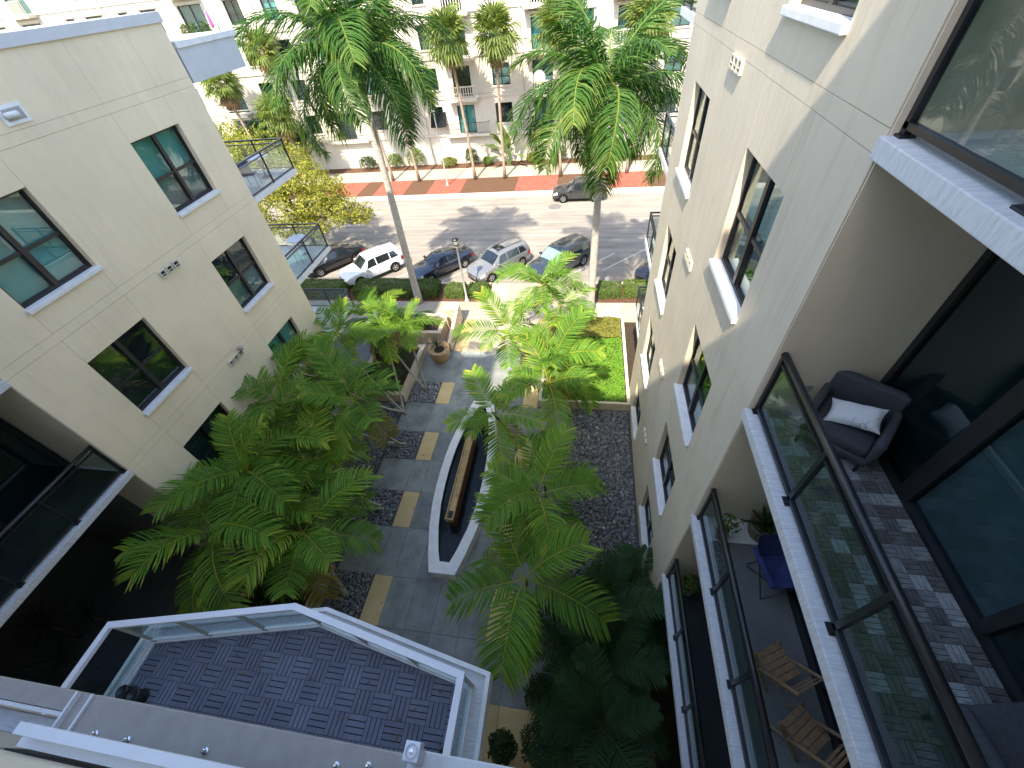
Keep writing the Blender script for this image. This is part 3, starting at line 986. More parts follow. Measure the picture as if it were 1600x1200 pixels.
for x, y in ((-4.62, -0.33), (-4.24, -0.325), (-3.38, -0.29), (-2.05, -0.21), (-1.75, -0.17)):
    b_ = MB().lathe([(0.028, 0), (0.028, 0.012), (0.018, 0.016), (0.018, 0.05), (0.010, 0.058), (0.001, 0.058)], 10, (x, y))
    o = b_.build('anchor_bolt', 'chrome', nb, smooth=False)
    o.location.z = LG
# white railing of that storey: double top rail and balusters
rl = MB().box(-4.33, 0.6, -0.35, -0.275, 11.02, 11.09).build('railing', 'white_metal', nb)
MB().box(-4.36, 0.6, -0.425, -0.365, 10.90, 10.96).build('lower_rail', 'white_metal', rl)
for i in range(34):
    x = -4.26 + i * 0.135
    MB().box(x, x + 0.022, -0.415, -0.385, 10.1, 10.9).build('baluster', 'white_metal', rl)

MB().box(-4.45, 0.6, YF + 0.001, YF + 0.012, 9.9, 10.95).build('balcony_screen', 'car_dark_trim', nb)
MB().box(-11.2, -4.46, YF + 0.001, YF + 0.012, 9.9, 12.5).build('render_panel', 'ledge_stucco', nb)
# angular deck balcony two storeys below
Z6 = 6.78
PB = [(-7.60, -0.40), (-7.60, 0.80), (-4.50, 1.44), (-1.50, 0.87), (-1.50, -0.40)]
def offset_poly(poly, d):
    n = len(poly); out = []
    for i in range(n):
        p0 = Vector(poly[i - 1]); p1 = Vector(poly[i]); p2 = Vector(poly[(i + 1) % n])
        e1 = (p1 - p0).normalized(); e2 = (p2 - p1).normalized()
        n1 = Vector((-e1.y, e1.x)); n2 = Vector((-e2.y, e2.x))
        k = (n1 + n2); k = k / (k.length_squared / 2)
        q = p1 + k * d
        out.append((q.x, q.y))
    return out
outer = offset_poly(PB, 0.27)
slabp = [(outer[0][0], YF), outer[1], outer[2], outer[3], (outer[4][0], YF)]
db = MB().prism(slabp[::-1], Z6 - 0.32, Z6 - 0.02).build('deck_balcony', 'painted_slab', nb)
# raised curb round the slab edge
def strip(poly, d0, d1, z0, z1, name, mat, parent, segs=(1, 2, 3, 4)):
    a = offset_poly(PB, d0); b = offset_poly(PB, d1)
    for k in segs:
        i, j = k - 1, k
        q = [a[i], a[j], b[j], b[i]]
        MB().prism(q, z0, z1).build(name, mat, parent)
strip(PB, 0.20, 0.27, Z6 - 0.02, Z6 + 0.05, 'slab_curb', 'white_trim', db)
strip(PB, -0.05, 0.05, Z6 + 1.03, Z6 + 1.10, 'top_rail', 'white_metal', db)
strip(PB, -0.02, 0.02, Z6 + 0.06, Z6 + 0.10, 'bottom_rail', 'white_metal', db)
strip(PB, -0.055, -0.038, Z6 + 0.02, Z6 + 0.045, 'base_trim', 'white_metal', db)
for k in (1, 2, 3, 4):
    a = Vector(PB[k - 1]); b = Vector(PB[k]); n = 3 if k in (2, 3) else 1
    if k in (1, 4): n = 1
    for i in range(n + 1):
        if i == n and k != 4: continue
        p = a.lerp(b, i / n)
        if p.y < YF + 0.1: p.y = YF + 0.12
        MB().box(p.x - 0.025, p.x + 0.025, p.y - 0.025, p.y + 0.025, Z6 - 0.02, Z6 + 1.03).build('post', 'stucco_side' if k > 4 else 'lamp_metal', db)
    for i in range(n):
        p = a.lerp(b, (i + 0.03) / n); q = a.lerp(b, (i + 0.97) / n)
        MB().bar((p.x, p.y, Z6 + 0.565), (q.x, q.y, Z6 + 0.565), 0.010, 0.93).build('glass_panel', 'rail_glass', db)
# deck tiles, cut to the outline
ts = 0.318
inn = offset_poly(PB, -0.06)
def clip_tile(me, mw, poly):
    bm = bmesh.new(); bm.from_mesh(me); bm.transform(mw)
    n = len(poly)
    for i in range(n):
        a = Vector((*poly[i], 0)); b = Vector((*poly[(i + 1) % n], 0))
        e = (b - a); nrm = Vector((-e.y, e.x, 0)).normalized()
        geom = list(bm.verts) + list(bm.edges) + list(bm.faces)
        if not geom: break
        r = bmesh.ops.bisect_plane(bm, geom=geom, plane_co=a, plane_no=nrm, clear_outer=True)
        ce = [g for g in r['geom_cut'] if isinstance(g, bmesh.types.BMEdge)]
        if ce:
            try: bmesh.ops.holes_fill(bm, edges=ce)
            except Exception: pass
    bm.transform(mw.inverted())
    if len(bm.faces) < 4:
        bm.free(); return None
    m2 = bpy.data.meshes.new('deck_tile'); bm.to_mesh(m2); bm.free()
    m2.materials.append(MATS['deck_blue'])
    return m2
def inside(p, poly):
    n = len(poly)
    for i in range(n):
        a = Vector(poly[i]); b = Vector(poly[(i + 1) % n])
        e = b - a
        if e.x * (p[1] - a.y) - e.y * (p[0] - a.x) > 0: return False
    return True
MB().prism(inn[::-1], Z6 - 0.02, Z6 - 0.012).build('deck_underlay', 'deck_base', db)
for i in range(20):
    for j in range(7):
        cx = -7.56 + ts * (i + 0.5); cy = -0.36 + ts * (j + 0.5)
        v = (i + j) % 2
        me = tile_mesh('blue', ts, 4, 0.013, 'deck_blue', 0.024)
        mw = Matrix.Translation((cx, cy, Z6 - 0.010)) @ Matrix.Rotation(math.pi / 2 * v, 4, 'Z')
        cs = [(cx + a * ts / 2, cy + b * ts / 2) for a in (-1, 1) for b in (-1, 1)]
        ins = [inside(c, inn) for c in cs]
        if all(ins):
            o = put('deck_tile', me, None, db, (cx, cy, Z6 - 0.010), (0, 0, math.pi / 2 * v))
        else:
            m2 = clip_tile(me, mw, inn)
            if m2: put('deck_tile', m2, None, db, (cx, cy, Z6 - 0.010), (0, 0, math.pi / 2 * v))

# ------------------------------------------------------------------ building across the street
FY = 47.3
fb = thing('apartment_building', 'pale cream apartment block across the street with rows of small balconies', 'building')
FLOOR = 3.12
wins = []   # (x0, x1, z0, z1, kind)
base_cols = [(-63.2, 1.4, 'w'), (-59.6, 1.4, 'w'), (-55.6, 2.3, 'd'), (-50.8, 0.9, 's'), (-48.0, 1.9, 'w'), (-44.65, 0.95, 's'), (-41.8, 1.7, 'w'), (-37.3, 2.5, 'd'), (-32.9, 1.6, 'w'),
             (-29.2, 1.5, 'w'), (-25.6, 1.9, 'd'), (-21.6, 1.5, 'w'), (-18.6, 1.5, 'w'), (-15.1, 1.1, 'w'), (-12.15, 1.8, 'd'), (-8.25, 1.7, 'w'),
             (-4.3, 1.9, 'd'), (-0.6, 1.6, 'w'), (3.2, 1.9, 'd'), (7.4, 1.6, 'w'), (11.2, 1.6, 'w'), (15.5, 1.9, 'd'), (20.0, 1.6, 'w')]
ZTOP = 19.2
openings = {}
for x, w, k in base_cols:
    lst = []
    for r in range(5):
        head = 5.35 + r * FLOOR
        h = {'w': 1.7, 'd': 2.45, 's': 0.9}[k]
        lst.append((head - h, head))
    openings[x] = lst
wall = MB()
x_prev = -75.0
for x, w, k in base_cols:
    wall.box(x_prev, x - w / 2, FY, FY + 0.4, 0, ZTOP)
    z = 0.0
    for a, b in openings[x]:
        wall.box(x - w / 2, x + w / 2, FY, FY + 0.4, z, a)
        z = b
    wall.box(x - w / 2, x + w / 2, FY, FY + 0.4, z, ZTOP)
    x_prev = x + w / 2
wall.box(x_prev, 60, FY, FY + 0.4, 0, ZTOP)
wall.build('wall', 'stucco_far', fb)
MB().box(-75, 60, FY + 0.42, FY + 14, 0, ZTOP - 0.1).build('core', 'room_dark', fb)
MB().box(-75.3, 60.3, FY - 0.25, FY + 14, ZTOP, ZTOP + 0.35).build('roof', 'stucco_far', fb)
r5 = random.Random(5)
for x, w, k in base_cols:
    for ri, (a, b) in enumerate(openings[x]):
        if x < -30 and ri < 2 and x > -70 and False:
            continue
        f = MB()
        t = 0.07
        x0, x1 = x - w / 2, x + w / 2
        f.box(x0, x0 + t, FY + 0.12, FY + 0.2, a, b); f.box(x1 - t, x1, FY + 0.12, FY + 0.2, a, b)
        f.box(x0 + t, x1 - t, FY + 0.12, FY + 0.2, a, a + t); f.box(x0 + t, x1 - t, FY + 0.12, FY + 0.2, b - t, b)
        if k != 's':
            f.box(x - 0.04, x + 0.04, FY + 0.11, FY + 0.2, a + t, b - t)
        if k == 'w':
            f.box(x0 + t, x - 0.04, FY + 0.13, FY + 0.2, (a + b) / 2 - 0.03, (a + b) / 2 + 0.03); f.box(x + 0.04, x1 - t, FY + 0.13, FY + 0.2, (a + b) / 2 - 0.03, (a + b) / 2 + 0.03)
        fr = f.build('door' if k == 'd' else 'window', 'bronze_frame', fb)
        panes = [(x0 + t, x1 - t)] if k == 's' else [(x0 + t, x - 0.04), (x + 0.04, x1 - t)]
        for p0, p1 in panes:
            MB().box(p0, p1, FY + 0.16, FY + 0.17, a + t, b - t).build('pane', 'window_glass', fr)
        MB().box(x0, x1, FY + 0.32, FY + 0.34, a, b).build('blind', r5.choice(['blind_grey', 'room_teal', 'room_dark', 'blind_grey', 'room_teal', 'blind_teal']), fr)
        if k != 'd':
            MB().bbox(x0 - 0.12, x1 + 0.12, FY - 0.09, FY + 0.11, a - 0.14, a, 0.012).build('sill', 'stucco_far', fr)
        if ri in (2, 3):
            MB().bbox(x0 - 0.2, x1 + 0.2, FY - 0.12, FY - 0.002, b + 0.06, b + 0.24, 0.015).build('hood_mould', 'stucco_far', fr)
# string courses and a rendered base with panels
for z, d, h in ((2.72, 0.12, 0.16), (5.95, 0.09, 0.14), (6.25, 0.05, 0.06), (9.10, 0.09, 0.14), (12.2, 0.09, 0.14), (15.3, 0.09, 0.14)):
    MB().box(-75, 60, FY - d, FY - 0.001, z, z + h).build('string_course', 'stucco_far', fb)
for x in (-6.18, -16.6, -30.9, -46.6, 5.4):
    MB().tube([(x, FY - 0.08, 0.1), (x, FY - 0.08, ZTOP - 0.3)], 0.06, 8).build('downpipe', 'stucco_far', fb)
def far_balcony(x0, x1, z, style, depth=1.0):
    sl = MB().bbox(x0, x1, FY - depth, FY - 0.001, z - 0.22, z, 0.015).build('balcony', 'stucco_far', fb)
    ye = FY - depth + 0.06
    if style == 'bars':
        t = MB()
        t.box(x0, x1, ye - 0.02, ye + 0.02, z + 1.0, z + 1.04); t.box(x0, x0 + 0.04, ye, FY, z + 1.0, z + 1.04); t.box(x1 - 0.04, x1, ye, FY, z + 1.0, z + 1.04)
        t.box(x0, x1, ye - 0.015, ye + 0.015, z + 0.1, z + 0.13)
        t.build('rail', 'black_metal', sl)
        n = int((x1 - x0) / 0.16)
        b = MB()
        for i in range(n + 1):
            xx = x0 + 0.02 + (x1 - x0 - 0.04) * i / n
            b.box(xx - 0.008, xx + 0.008, ye - 0.008, ye + 0.008, z + 0.13, z + 1.0)
        o = b.build('bars', 'black_metal', sl); o['kind'] = 'stuff'
    else:
        t = MB()
        t.box(x0, x1, ye - 0.05, ye + 0.05, z + 0.95, z + 1.05)
        t.box(x0, x1, ye - 0.05, ye + 0.05, z, z + 0.1)
        t.build('rail', 'stucco_far', sl)
        n = int((x1 - x0) / 0.24)
        b = MB()
        for i in range(n + 1):
            xx = x0 + 0.06 + (x1 - x0 - 0.12) * i / n
            b.box(xx - 0.035, xx + 0.035, ye - 0.03, ye + 0.03, z + 0.1, z + 0.95)
        o = b.build('balusters', 'stucco_far', sl); o['kind'] = 'stuff'
    return sl
for x, w, k in base_cols:
    if k != 'd': continue
    for ri, (a, b) in enumerate(openings[x]):
        if ri == 0:
            far_balcony(x - 2.3, x + 2.3, a - 0.02, 'bars', 0.55)
        else:
            far_balcony(x - 1.5, x + 1.5, a - 0.02, 'white' if (ri + int(abs(x))) % 2 else 'bars', 1.0)
# dark awning over the first floor window, round house sign by the pipe
MB().add([(-15.9, FY - 0.02, 4.9), (-14.3, FY - 0.02, 4.9), (-14.3, FY - 0.75, 3.75), (-15.9, FY - 0.75, 3.75), (-15.9, FY - 0.02, 4.8), (-14.3, FY - 0.02, 4.8), (-14.3, FY - 0.70, 3.70), (-15.9, FY - 0.70, 3.70)],
         [(0, 1, 2, 3), (7, 6, 5, 4), (0, 3, 7, 4), (1, 5, 6, 2), (3, 2, 6, 7)]).build('awning', 'room_dark', fb)
sg = thing('round_sign', 'round white and yellow sign hanging on the pale block across the street', 'sign', (-4.6, FY - 0.35, 7.2))
MB().tube([(0, 0.02, 0), (0, -0.02, 0)], 0.55, 24).build('panel', 'sign_white', sg)
MB().box(-0.42, 0.42, -0.03, -0.022, -0.42, -0.28).build('stripe', 'sign_yellow', sg)
MB().box(-0.02, 0.02, 0.02, 0.34, 0.3, 0.34).build('bracket', 'black_metal', sg)

# plants and a folded pink parasol on a far balcony

# ------------------------------------------------------------------ courtyard furniture
# boat-shaped fountain basin
ft = thing('fountain', 'long boat-shaped white fountain basin with a rusty spill trough', 'fountain')
FCX = -4.38
prof = [(4.52, .47), (5.2, .68), (6.2, .92), (7.1, 1.05), (7.9, 1.10), (8.6, 1.11), (9.3, 1.09), (10.0, 1.03), (10.8, .90), (11.6, .72), (12.5, .47)]
o_poly = [(FCX - w, y) for y, w in prof] + [(FCX + w, y) for y, w in reversed(prof)]
profi = [(4.92, .18), (5.35, .34), (6.2, .56), (7.1, .70), (7.9, .75), (8.6, .76), (9.3, .74), (10.0, .68), (10.8, .56), (11.5, .40), (12.1, .18)]
i_poly = [(FCX - w, y) for y, w in profi] + [(FCX + w, y) for y, w in reversed(profi)]
rim = MB().ring(o_poly[::-1], i_poly[::-1], 0.0, 0.50).build('basin', 'white_trim', ft)
MB().prism([(x, y) for x, y in i_poly[::-1]], 0.02, 0.10).build('basin_floor', 'basin_lining', ft)
MB().prism([(FCX + (x - FCX) * 0.995, 8.5 + (y - 8.5) * 0.998) for x, y in i_poly[::-1]], 0.30, 0.34).build('water', 'fountain_water', ft)
lin = MB().ring([(FCX + (x - FCX) * 0.999, 8.5 + (y - 8.5) * 0.9995) for x, y in i_poly[::-1]], [(FCX + (x - FCX) * 0.985, 8.5 + (y - 8.5) * 0.997) for x, y in i_poly[::-1]], 0.1, 0.43).build('lining', 'basin_lining', ft)
tr = MB().box(-4.57, -4.285, 6.30, 10.25, 0.12, 0.90).build('trough', 'corten', ft)
ch = MB()
ch.box(-4.60, -4.565, 6.25, 10.30, 0.80, 1.02); ch.box(-4.33, -4.295, 6.25, 10.30, 0.80, 1.02)
ch.box(-4.565, -4.33, 6.25, 6.285, 0.80, 1.02); ch.box(-4.565, -4.33, 10.265, 10.30, 0.80, 1.02)
ch.box(-4.565, -4.33, 6.285, 10.265, 0.902, 0.93)
cho = ch.build('channel', 'brass_trough', tr)
MB().box(-4.54, -4.36, 6.34, 6.62, 0.931, 0.945).build('outlet_grate', 'car_dark_trim', tr)
for y in (7.3, 8.3, 9.3):
    MB().box(-4.565, -4.33, y - 0.012, y + 0.012, 0.99, 1.012).build('channel_tie', 'brass_trough', tr)

# raised planters
def planter(name, label, poly, h, t, cat='planter', soil=True, skin='planter_stucco'):
    p = thing(name, label, cat)
    inner = inset(poly, t)
    MB().ring(poly, inner, 0.0, h - 0.05).build('wall', skin, p)
    cap_o = inset(poly, -0.02); cap_i = inset(poly, t + 0.02)
    MB().ring(cap_o, cap_i, h - 0.05, h).build('cap', skin, p)
    if soil:
        MB().prism(inset(poly, t - 0.01), 0.05, h - 0.12).build('soil', 'soil', p)
    return p
def inset(poly, d):
    """poly CCW; positive d moves inwards"""
    n = len(poly); out = []
    for i in range(n):
        p0 = Vector(poly[i - 1]); p1 = Vector(poly[i]); p2 = Vector(poly[(i + 1) % n])
        e1 = (p1 - p0).normalized(); e2 = (p2 - p1).normalized()
        n1 = Vector((-e1.y, e1.x)); n2 = Vector((-e2.y, e2.x))
        k = n1 + n2; k = k / (k.length_squared / 2)
        q = p1 + k * d
        out.append((q.x, q.y))
    return out
def rect(x0, x1, y0, y1): return [(x0, y0), (x1, y0), (x1, y1), (x0, y1)]
planter('planter', 'beige raised planter full of dark shrubs near the courtyard entrance, left', rect(-11.25, -8.48, 12.60, 16.4), 0.55, 0.20)
planter('planter', 'beige raised planter half hidden by the palms next to the deck balcony', rect(-11.25, -8.55, 1.4, 4.45), 0.50, 0.22)
planter('planter', 'low pale planter with the sunny green ground cover by the right wing', [(-1.75, 12.75), (2.44, 12.75), (2.44, 19.40), (-1.75, 19.40)], 0.46, 0.10, skin='stucco')
planter('planter', 'low planter behind the gate pillar beside the sidewalk', rect(-12.6, -7.75, 17.2, 18.7), 0.75, 0.2)

# big round terracotta pot
pt = thing('plant_pot', 'large round terracotta pot at the entrance with a spiky grey plant', 'pot', (-7.47, 15.85, 0))
MB().lathe([(0.36, 0.0), (0.44, 0.12), (0.55, 0.45), (0.58, 0.70), (0.60, 0.82), (0.57, 0.84), (0.49, 0.84), (0.47, 0.72), (0.001, 0.70)], 32).build('bowl', 'terracotta', pt, smooth=True)
MB().lathe([(0.475, 0.70), (0.001, 0.73)], 24).build('soil', 'soil', pt)

# gate pillar with a sloping wing wall
gp = thing('gate_pillar', 'cream stucco pillar with sloping wing wall at the courtyard entrance', 'wall')
MB().bbox(-7.78, -7.06, 18.80, 19.46, 0, 1.15, 0.015).build('pillar', 'planter_stucco', gp)
MB().bbox(-7.82, -7.02, 18.76, 19.50, 1.15, 1.24, 0.015).build('cap', 'stucco', gp)
x0, x1 = -7.22, -7.03
MB().add([(x0, 16.55, 0), (x1, 16.55, 0), (x1, 18.80, 0), (x0, 18.80, 0), (x0, 16.55, 0.55), (x1, 16.55, 0.55), (x1, 18.80, 1.12), (x0, 18.80, 1.12)],
         [(0, 3, 2, 1), (4, 5, 6, 7), (0, 1, 5, 4), (1, 2, 6, 5), (2, 3, 7, 6), (3, 0, 4, 7)]).build('wing_wall', 'planter_stucco', gp)
# curved pale bench wall behind
cw = thing('garden_wall', 'curved pale garden wall behind the palms near the sidewalk', 'wall')
arc = [(-11.6 + 0.33 * i, 18.55 + 0.30 * math.sin(math.pi * i / 12)) for i in range(13)]
poly = arc + [(x, y - 0.16) for x, y in reversed(arc)]
MB().prism(poly[::-1], 0, 0.86).build('wall', 'planter_stucco', cw)
poly2 = [(x, y + 0.02) for x, y in arc] + [(x, y - 0.18) for x, y in reversed(arc)]
MB().prism(poly2[::-1], 0.86, 0.93).build('cap', 'stucco', cw)

# street lamps
def street_lamp(label, x, y, h, group=None, z=0.0):
    l = thing('street_lamp', label, 'street lamp', (x, y, z), 0, group)
    MB().lathe([(0.17, 0), (0.17, 0.05), (0.11, 0.12), (0.085, 0.35), (0.07, 0.40), (0.055, h - 0.62), (0.075, h - 0.60), (0.055, h - 0.55), (0.05, h - 0.50)], 14).build('pole', 'lamp_metal', l, smooth=True)
    MB().lathe([(0.05, h - 0.50), (0.12, h - 0.46), (0.14, h - 0.42), (0.09, h - 0.40)], 12).build('collar', 'black_metal', l)
    MB().lathe([(0.10, h - 0.41), (0.19, h - 0.16), (0.185, h - 0.12)], 8).build('lantern', 'lamp_glass', l)
    cage = MB()
    for k in range(8):
        a = 2 * math.pi * k / 8
        cage.bar((0.105 * math.cos(a), 0.105 * math.sin(a), h - 0.42), (0.197 * math.cos(a), 0.197 * math.sin(a), h - 0.12), 0.014, 0.014)
    cage.build('cage', 'black_metal', l)
    MB().lathe([(0.22, h - 0.12), (0.20, h - 0.07), (0.10, h), (0.03, h + 0.03), (0.02, h + 0.10), (0.001, h + 0.12)], 12).build('cap', 'black_metal', l, smooth=True)
    return l
street_lamp('slim grey street lamp standing in the low clipped hedge by the parked cars', -7.22, 21.42, 4.3)
street_lamp('tall thin street lamp on the red brick pad across the street', -13.5, 41.05, 6.7)

# ------------------------------------------------------------------ palms
def frond_mesh(seed, L, n, leaf, lw, bend, vee, droop, fwd=0.55, petiole=0.12, plumose=0.0, tip=0.35, rw=0.016, sweep=0.0):
    """pinnate frond along +X from the origin, curving down by `bend` radians; leaflets are folded blades"""
    r = random.Random(seed)
    mb = MB()
    N = 14
    pts = []; tans = []
    p = Vector((0, 0, 0)); ang = 0.0; yaw = 0.0
    for i in range(N + 1):
        t = i / N
        pts.append(p.copy())
        ang = -bend * (t ** 1.35)
        yaw = sweep * t
        d = Vector((math.cos(ang) * math.cos(yaw), math.cos(ang) * math.sin(yaw), math.sin(ang)))
        tans.append(d)
        p = p + d * (L / N)
    mb.tube(pts, [rw * (1.0 - 0.8 * i / N) for i in range(N + 1)], 5, True, 0.93)
    def at(t):
        f = t * N; i = min(int(f), N - 1); k = f - i
        return pts[i].lerp(pts[i + 1], k), tans[i].lerp(tans[i + 1], k).normalized()
    for i in range(n):
        t = petiole + (1 - petiole) * (i + 0.5) / n
        P0, T = at(t)
        S = T.cross(Vector((0, 0, 1))).normalized()
        U = S.cross(T).normalized()
        prof = (0.62 + 0.38 * math.sin(math.pi * min(1, (t - petiole) / (1 - petiole) * 1.15))) if t < 0.72 else (1.0 - (t - 0.72) / 0.28 * (1 - tip)) * 0.92
        for s in (-1, 1):
            ll = leaf * prof * r.uniform(0.9, 1.08)
            f = fwd * (0.55 + 0.75 * t) + r.uniform(-.08, .08)
            v = vee + r.uniform(-.10, .10) + plumose * r.choice((-1, 0, 1, 1))
            D = (S * s + T * f + U * v).normalized()
            w = lw * r.uniform(0.85, 1.12)
            g = droop * r.uniform(0.75, 1.3)
            A = P0
            B = P0 + D * ll * 0.38 + Vector((0, 0, -1)) * g * ll * 0.06
            Cc = P0 + D * ll * 0.72 + Vector((0, 0, -1)) * g * ll * 0.22
            E_ = P0 + D * ll * 0.96 + Vector((0, 0, -1)) * g * ll * 0.46
            Wd = D.cross(U + Vector((0, 0, 0.001))).normalized()
            Wd = (Wd + U * s * r.uniform(-.25, .25)).normalized()
            nrm = Wd.cross(D).normalized()
            fold = nrm * (0.28 * w)
            vs = [tuple(A - Wd * w * 0.22), tuple(A + Wd * w * 0.22),
                  tuple(B - Wd * w * 0.5), tuple(B - fold), tuple(B + Wd * w * 0.5),
                  tuple(Cc - Wd * w * 0.42), tuple(Cc - fold * 0.8), tuple(Cc + Wd * w * 0.42), tuple(E_)]
            tn = min(1.0, max(0.0, r.gauss(0.42, 0.12) + (0.22 if t > 0.9 else 0)))
            mb.add(vs, [(0, 3, 2), (0, 1, 3), (1, 4, 3), (2, 3, 6, 5), (3, 4, 7, 6)], tn)
            mb.add([vs[5], vs[6], vs[7], vs[8]], [(0, 1, 3), (1, 2, 3)], min(1, tn + r.choice((0, 0.05, 0.12, 0.3))))
    me = mb.mesh('frond', tone=True)
    return me

def mk(meshes, mat):
    for m in meshes:
        m.materials.append(MATS[mat])
    return meshes
F_AD = mk([frond_mesh(10 + i, L, 33, 0.80, 0.052, b, 0.36, 0.75, 0.58, 0.15, 0.10, 0.5, 0.019, sw) for i, (L, b, sw) in enumerate(((2.45, 1.15, .1), (2.3, 1.45, -.15), (2.6, 0.95, .05), (2.1, 0.7, -.05), (2.4, 1.7, .2), (1.9, 0.4, 0)))], 'leaf_palm')
F_DK = mk([frond_mesh(30 + i, L, 40, 0.42, 0.030, b, 0.28, 0.5, 0.5, 0.12, 0.05, 0.35, 0.013, sw) for i, (L, b, sw) in enumerate(((1.45, 1.3, .1), (1.3, 1.6, -.1), (1.5, 0.9, 0), (1.2, 0.5, .1)))], 'leaf_palm_dark')
F_RY = mk([frond_mesh(50 + i, L, 112, 1.08, 0.054, b, 0.02, 1.5, 0.42, 0.12, 0.40, 0.35, 0.05, sw) for i, (L, b, sw) in enumerate(((5.4, 2.0, .1), (5.3, 2.3, -.12), (5.4, 1.6, .08), (5.0, 2.5, .15), (4.4, 1.0, 0.0)))], 'leaf_royal')

F_OLD = []
for m_ in F_AD[:2] + F_AD[4:5]:
    q_ = m_.copy(); q_.materials.clear(); q_.materials.append(MATS['leaf_old']); F_OLD.append(q_)

def bent(p0, p1, sag, n=10, r=None):
    """curved stem from p0 up to p1; leaves the ground leaning out, then rises"""
    p0 = Vector(p0); p1 = Vector(p1)
    c = Vector((p0.x + (p1.x - p0.x) * sag, p0.y + (p1.y - p0.y) * sag, p0.z + (p1.z - p0.z) * (1 - sag) * 0.9))
    return [(p0 * (1 - t) ** 2 + c * 2 * t * (1 - t) + p1 * t * t) for t in [i / n for i in range(n + 1)]]

def crown(parent, pos, meshes, n, r, el=(0.15, 1.25), scale=1.0, roll=0.25, order=None, name='frond', spin=None):
    """fronds radiating from pos: outer ones low, inner ones upright"""
    a0 = r.uniform(0, 6.28) if spin is None else spin
    for i in range(n):
        k = i / max(1, n - 1)
        az = a0 + i * 2.39996 + r.uniform(-.2, .2)
        e = el[0] + (el[1] - el[0]) * k + r.uniform(-.08, .08)
        me = meshes[int(r.random() * len(meshes))] if order is None else meshes[order[min(len(order) - 1, int(k * len(order)))]]
        s = scale * r.uniform(0.88, 1.1)
        rot = (Matrix.Rotation(az, 3, 'Z') @ Matrix.Rotation(-e, 3, 'Y') @ Matrix.Rotation(r.uniform(-roll, roll), 3, 'X')).to_euler()
        put(name, me, None, parent, tuple(pos), rot, (s, s, s))

def courtyard_palm(label, base, crowns, seed, nf=9, meshes=None, scale=1.0, group='courtyard palms', rad=0.045, mat='trunk_palm', shaft=True, zb=0.0):
    r = random.Random(seed)
    t = thing('palm_tree', label, 'palm tree', (base[0], base[1], zb), 0, group)
    b = Vector((base[0], base[1], zb))
    for (x, y, z) in crowns:
        top = Vector((x, y, z)) - b
        off = Vector((r.uniform(-.10, .10), r.uniform(-.10, .10), 0))
        st = bent(off, top - Vector((0, 0, 0.05)), 0.62)
        MB().tube(st, [rad * (1.35 - 0.55 * i / 10) for i in range(11)], 9).build('trunk', mat, t, smooth=True)
        d = (st[-1] - st[-2]).normalized()
        if shaft:
            MB().tube([top - d * 0.08, top + d * 0.18, top + d * 0.42], [rad * 1.0, rad * 1.25, rad * 0.5], 8).build('crownshaft', 'crownshaft', t, smooth=True)
        crown(t, top + d * 0.36, meshes or F_AD, nf, r, (-0.15, 1.15), scale)
        if meshes is None:
            crown(t, top + d * 0.30, F_OLD, 1 + (r.random() < 0.4), r, (-0.45, -0.25), scale * 0.9)
    return t
GA = None
# left row, near to far
courtyard_palm('broad palm leaning left beside the deck balcony, nearest of the left row', (-7.7, 3.5), [(-8.0, 4.2, 3.2), (-10.05, 3.75, 4.0), (-9.2, 4.9, 2.7)], 21, 9)
courtyard_palm('full green palm clump rising from the second pebble bed of the left row', (-7.68, 6.95), [(-9.95, 5.55, 4.4), (-9.0, 6.7, 3.1), (-10.2, 7.0, 3.6)], 22, 9)
courtyard_palm('palm clump with crowns against the left wing wall above the third pebble bed', (-7.76, 10.0), [(-10.35, 8.4, 4.5), (-7.95, 8.9, 4.1), (-9.4, 9.0, 3.2)], 23, 8)
courtyard_palm('slender twin-stemmed palm in front of the beige raised planter', (-8.3, 11.9), [(-10.3, 10.3, 4.4), (-10.3, 12.5, 4.0), (-8.75, 13.4, 3.6)], 24, 8, scale=0.82)
courtyard_palm('arching palm by the terracotta pot with sunlit frond tips', (-7.6, 13.4), [(-7.8, 13.8, 3.7), (-9.6, 14.4, 3.6)], 25, 8, scale=0.74)
# right row
courtyard_palm('dark palm with big hanging fronds over the near end of the right pebble bed', (-1.1, 3.55), [(-1.1, 3.5, 3.7)], 31, 8)
courtyard_palm('palm beside the near end of the fountain, crown over the grey walk', (-1.1, 7.0), [(-1.0, 5.8, 4.0), (-0.9, 6.9, 2.6)], 32, 7, scale=0.9)
courtyard_palm('palm spreading over the far end of the fountain', (-1.1, 10.0), [(-2.75, 9.0, 3.6), (-1.0, 10.1, 4.0)], 33, 7, scale=0.85)
courtyard_palm('half sunlit palm at the end of the right pebble bed', (-1.1, 12.2), [(-0.9, 11.7, 4.0)], 34, 8, scale=0.9)
courtyard_palm('bright sunlit palm leaning over the entrance walk', (-1.2, 14.2), [(-2.95, 13.7, 3.5)], 35, 8, scale=0.9)
courtyard_palm('tallest bright sunlit palm in the ground cover planter', (-0.8, 16.0), [(-0.85, 14.9, 4.0), (-1.7, 16.3, 4.1)], 36, 8, scale=0.9)

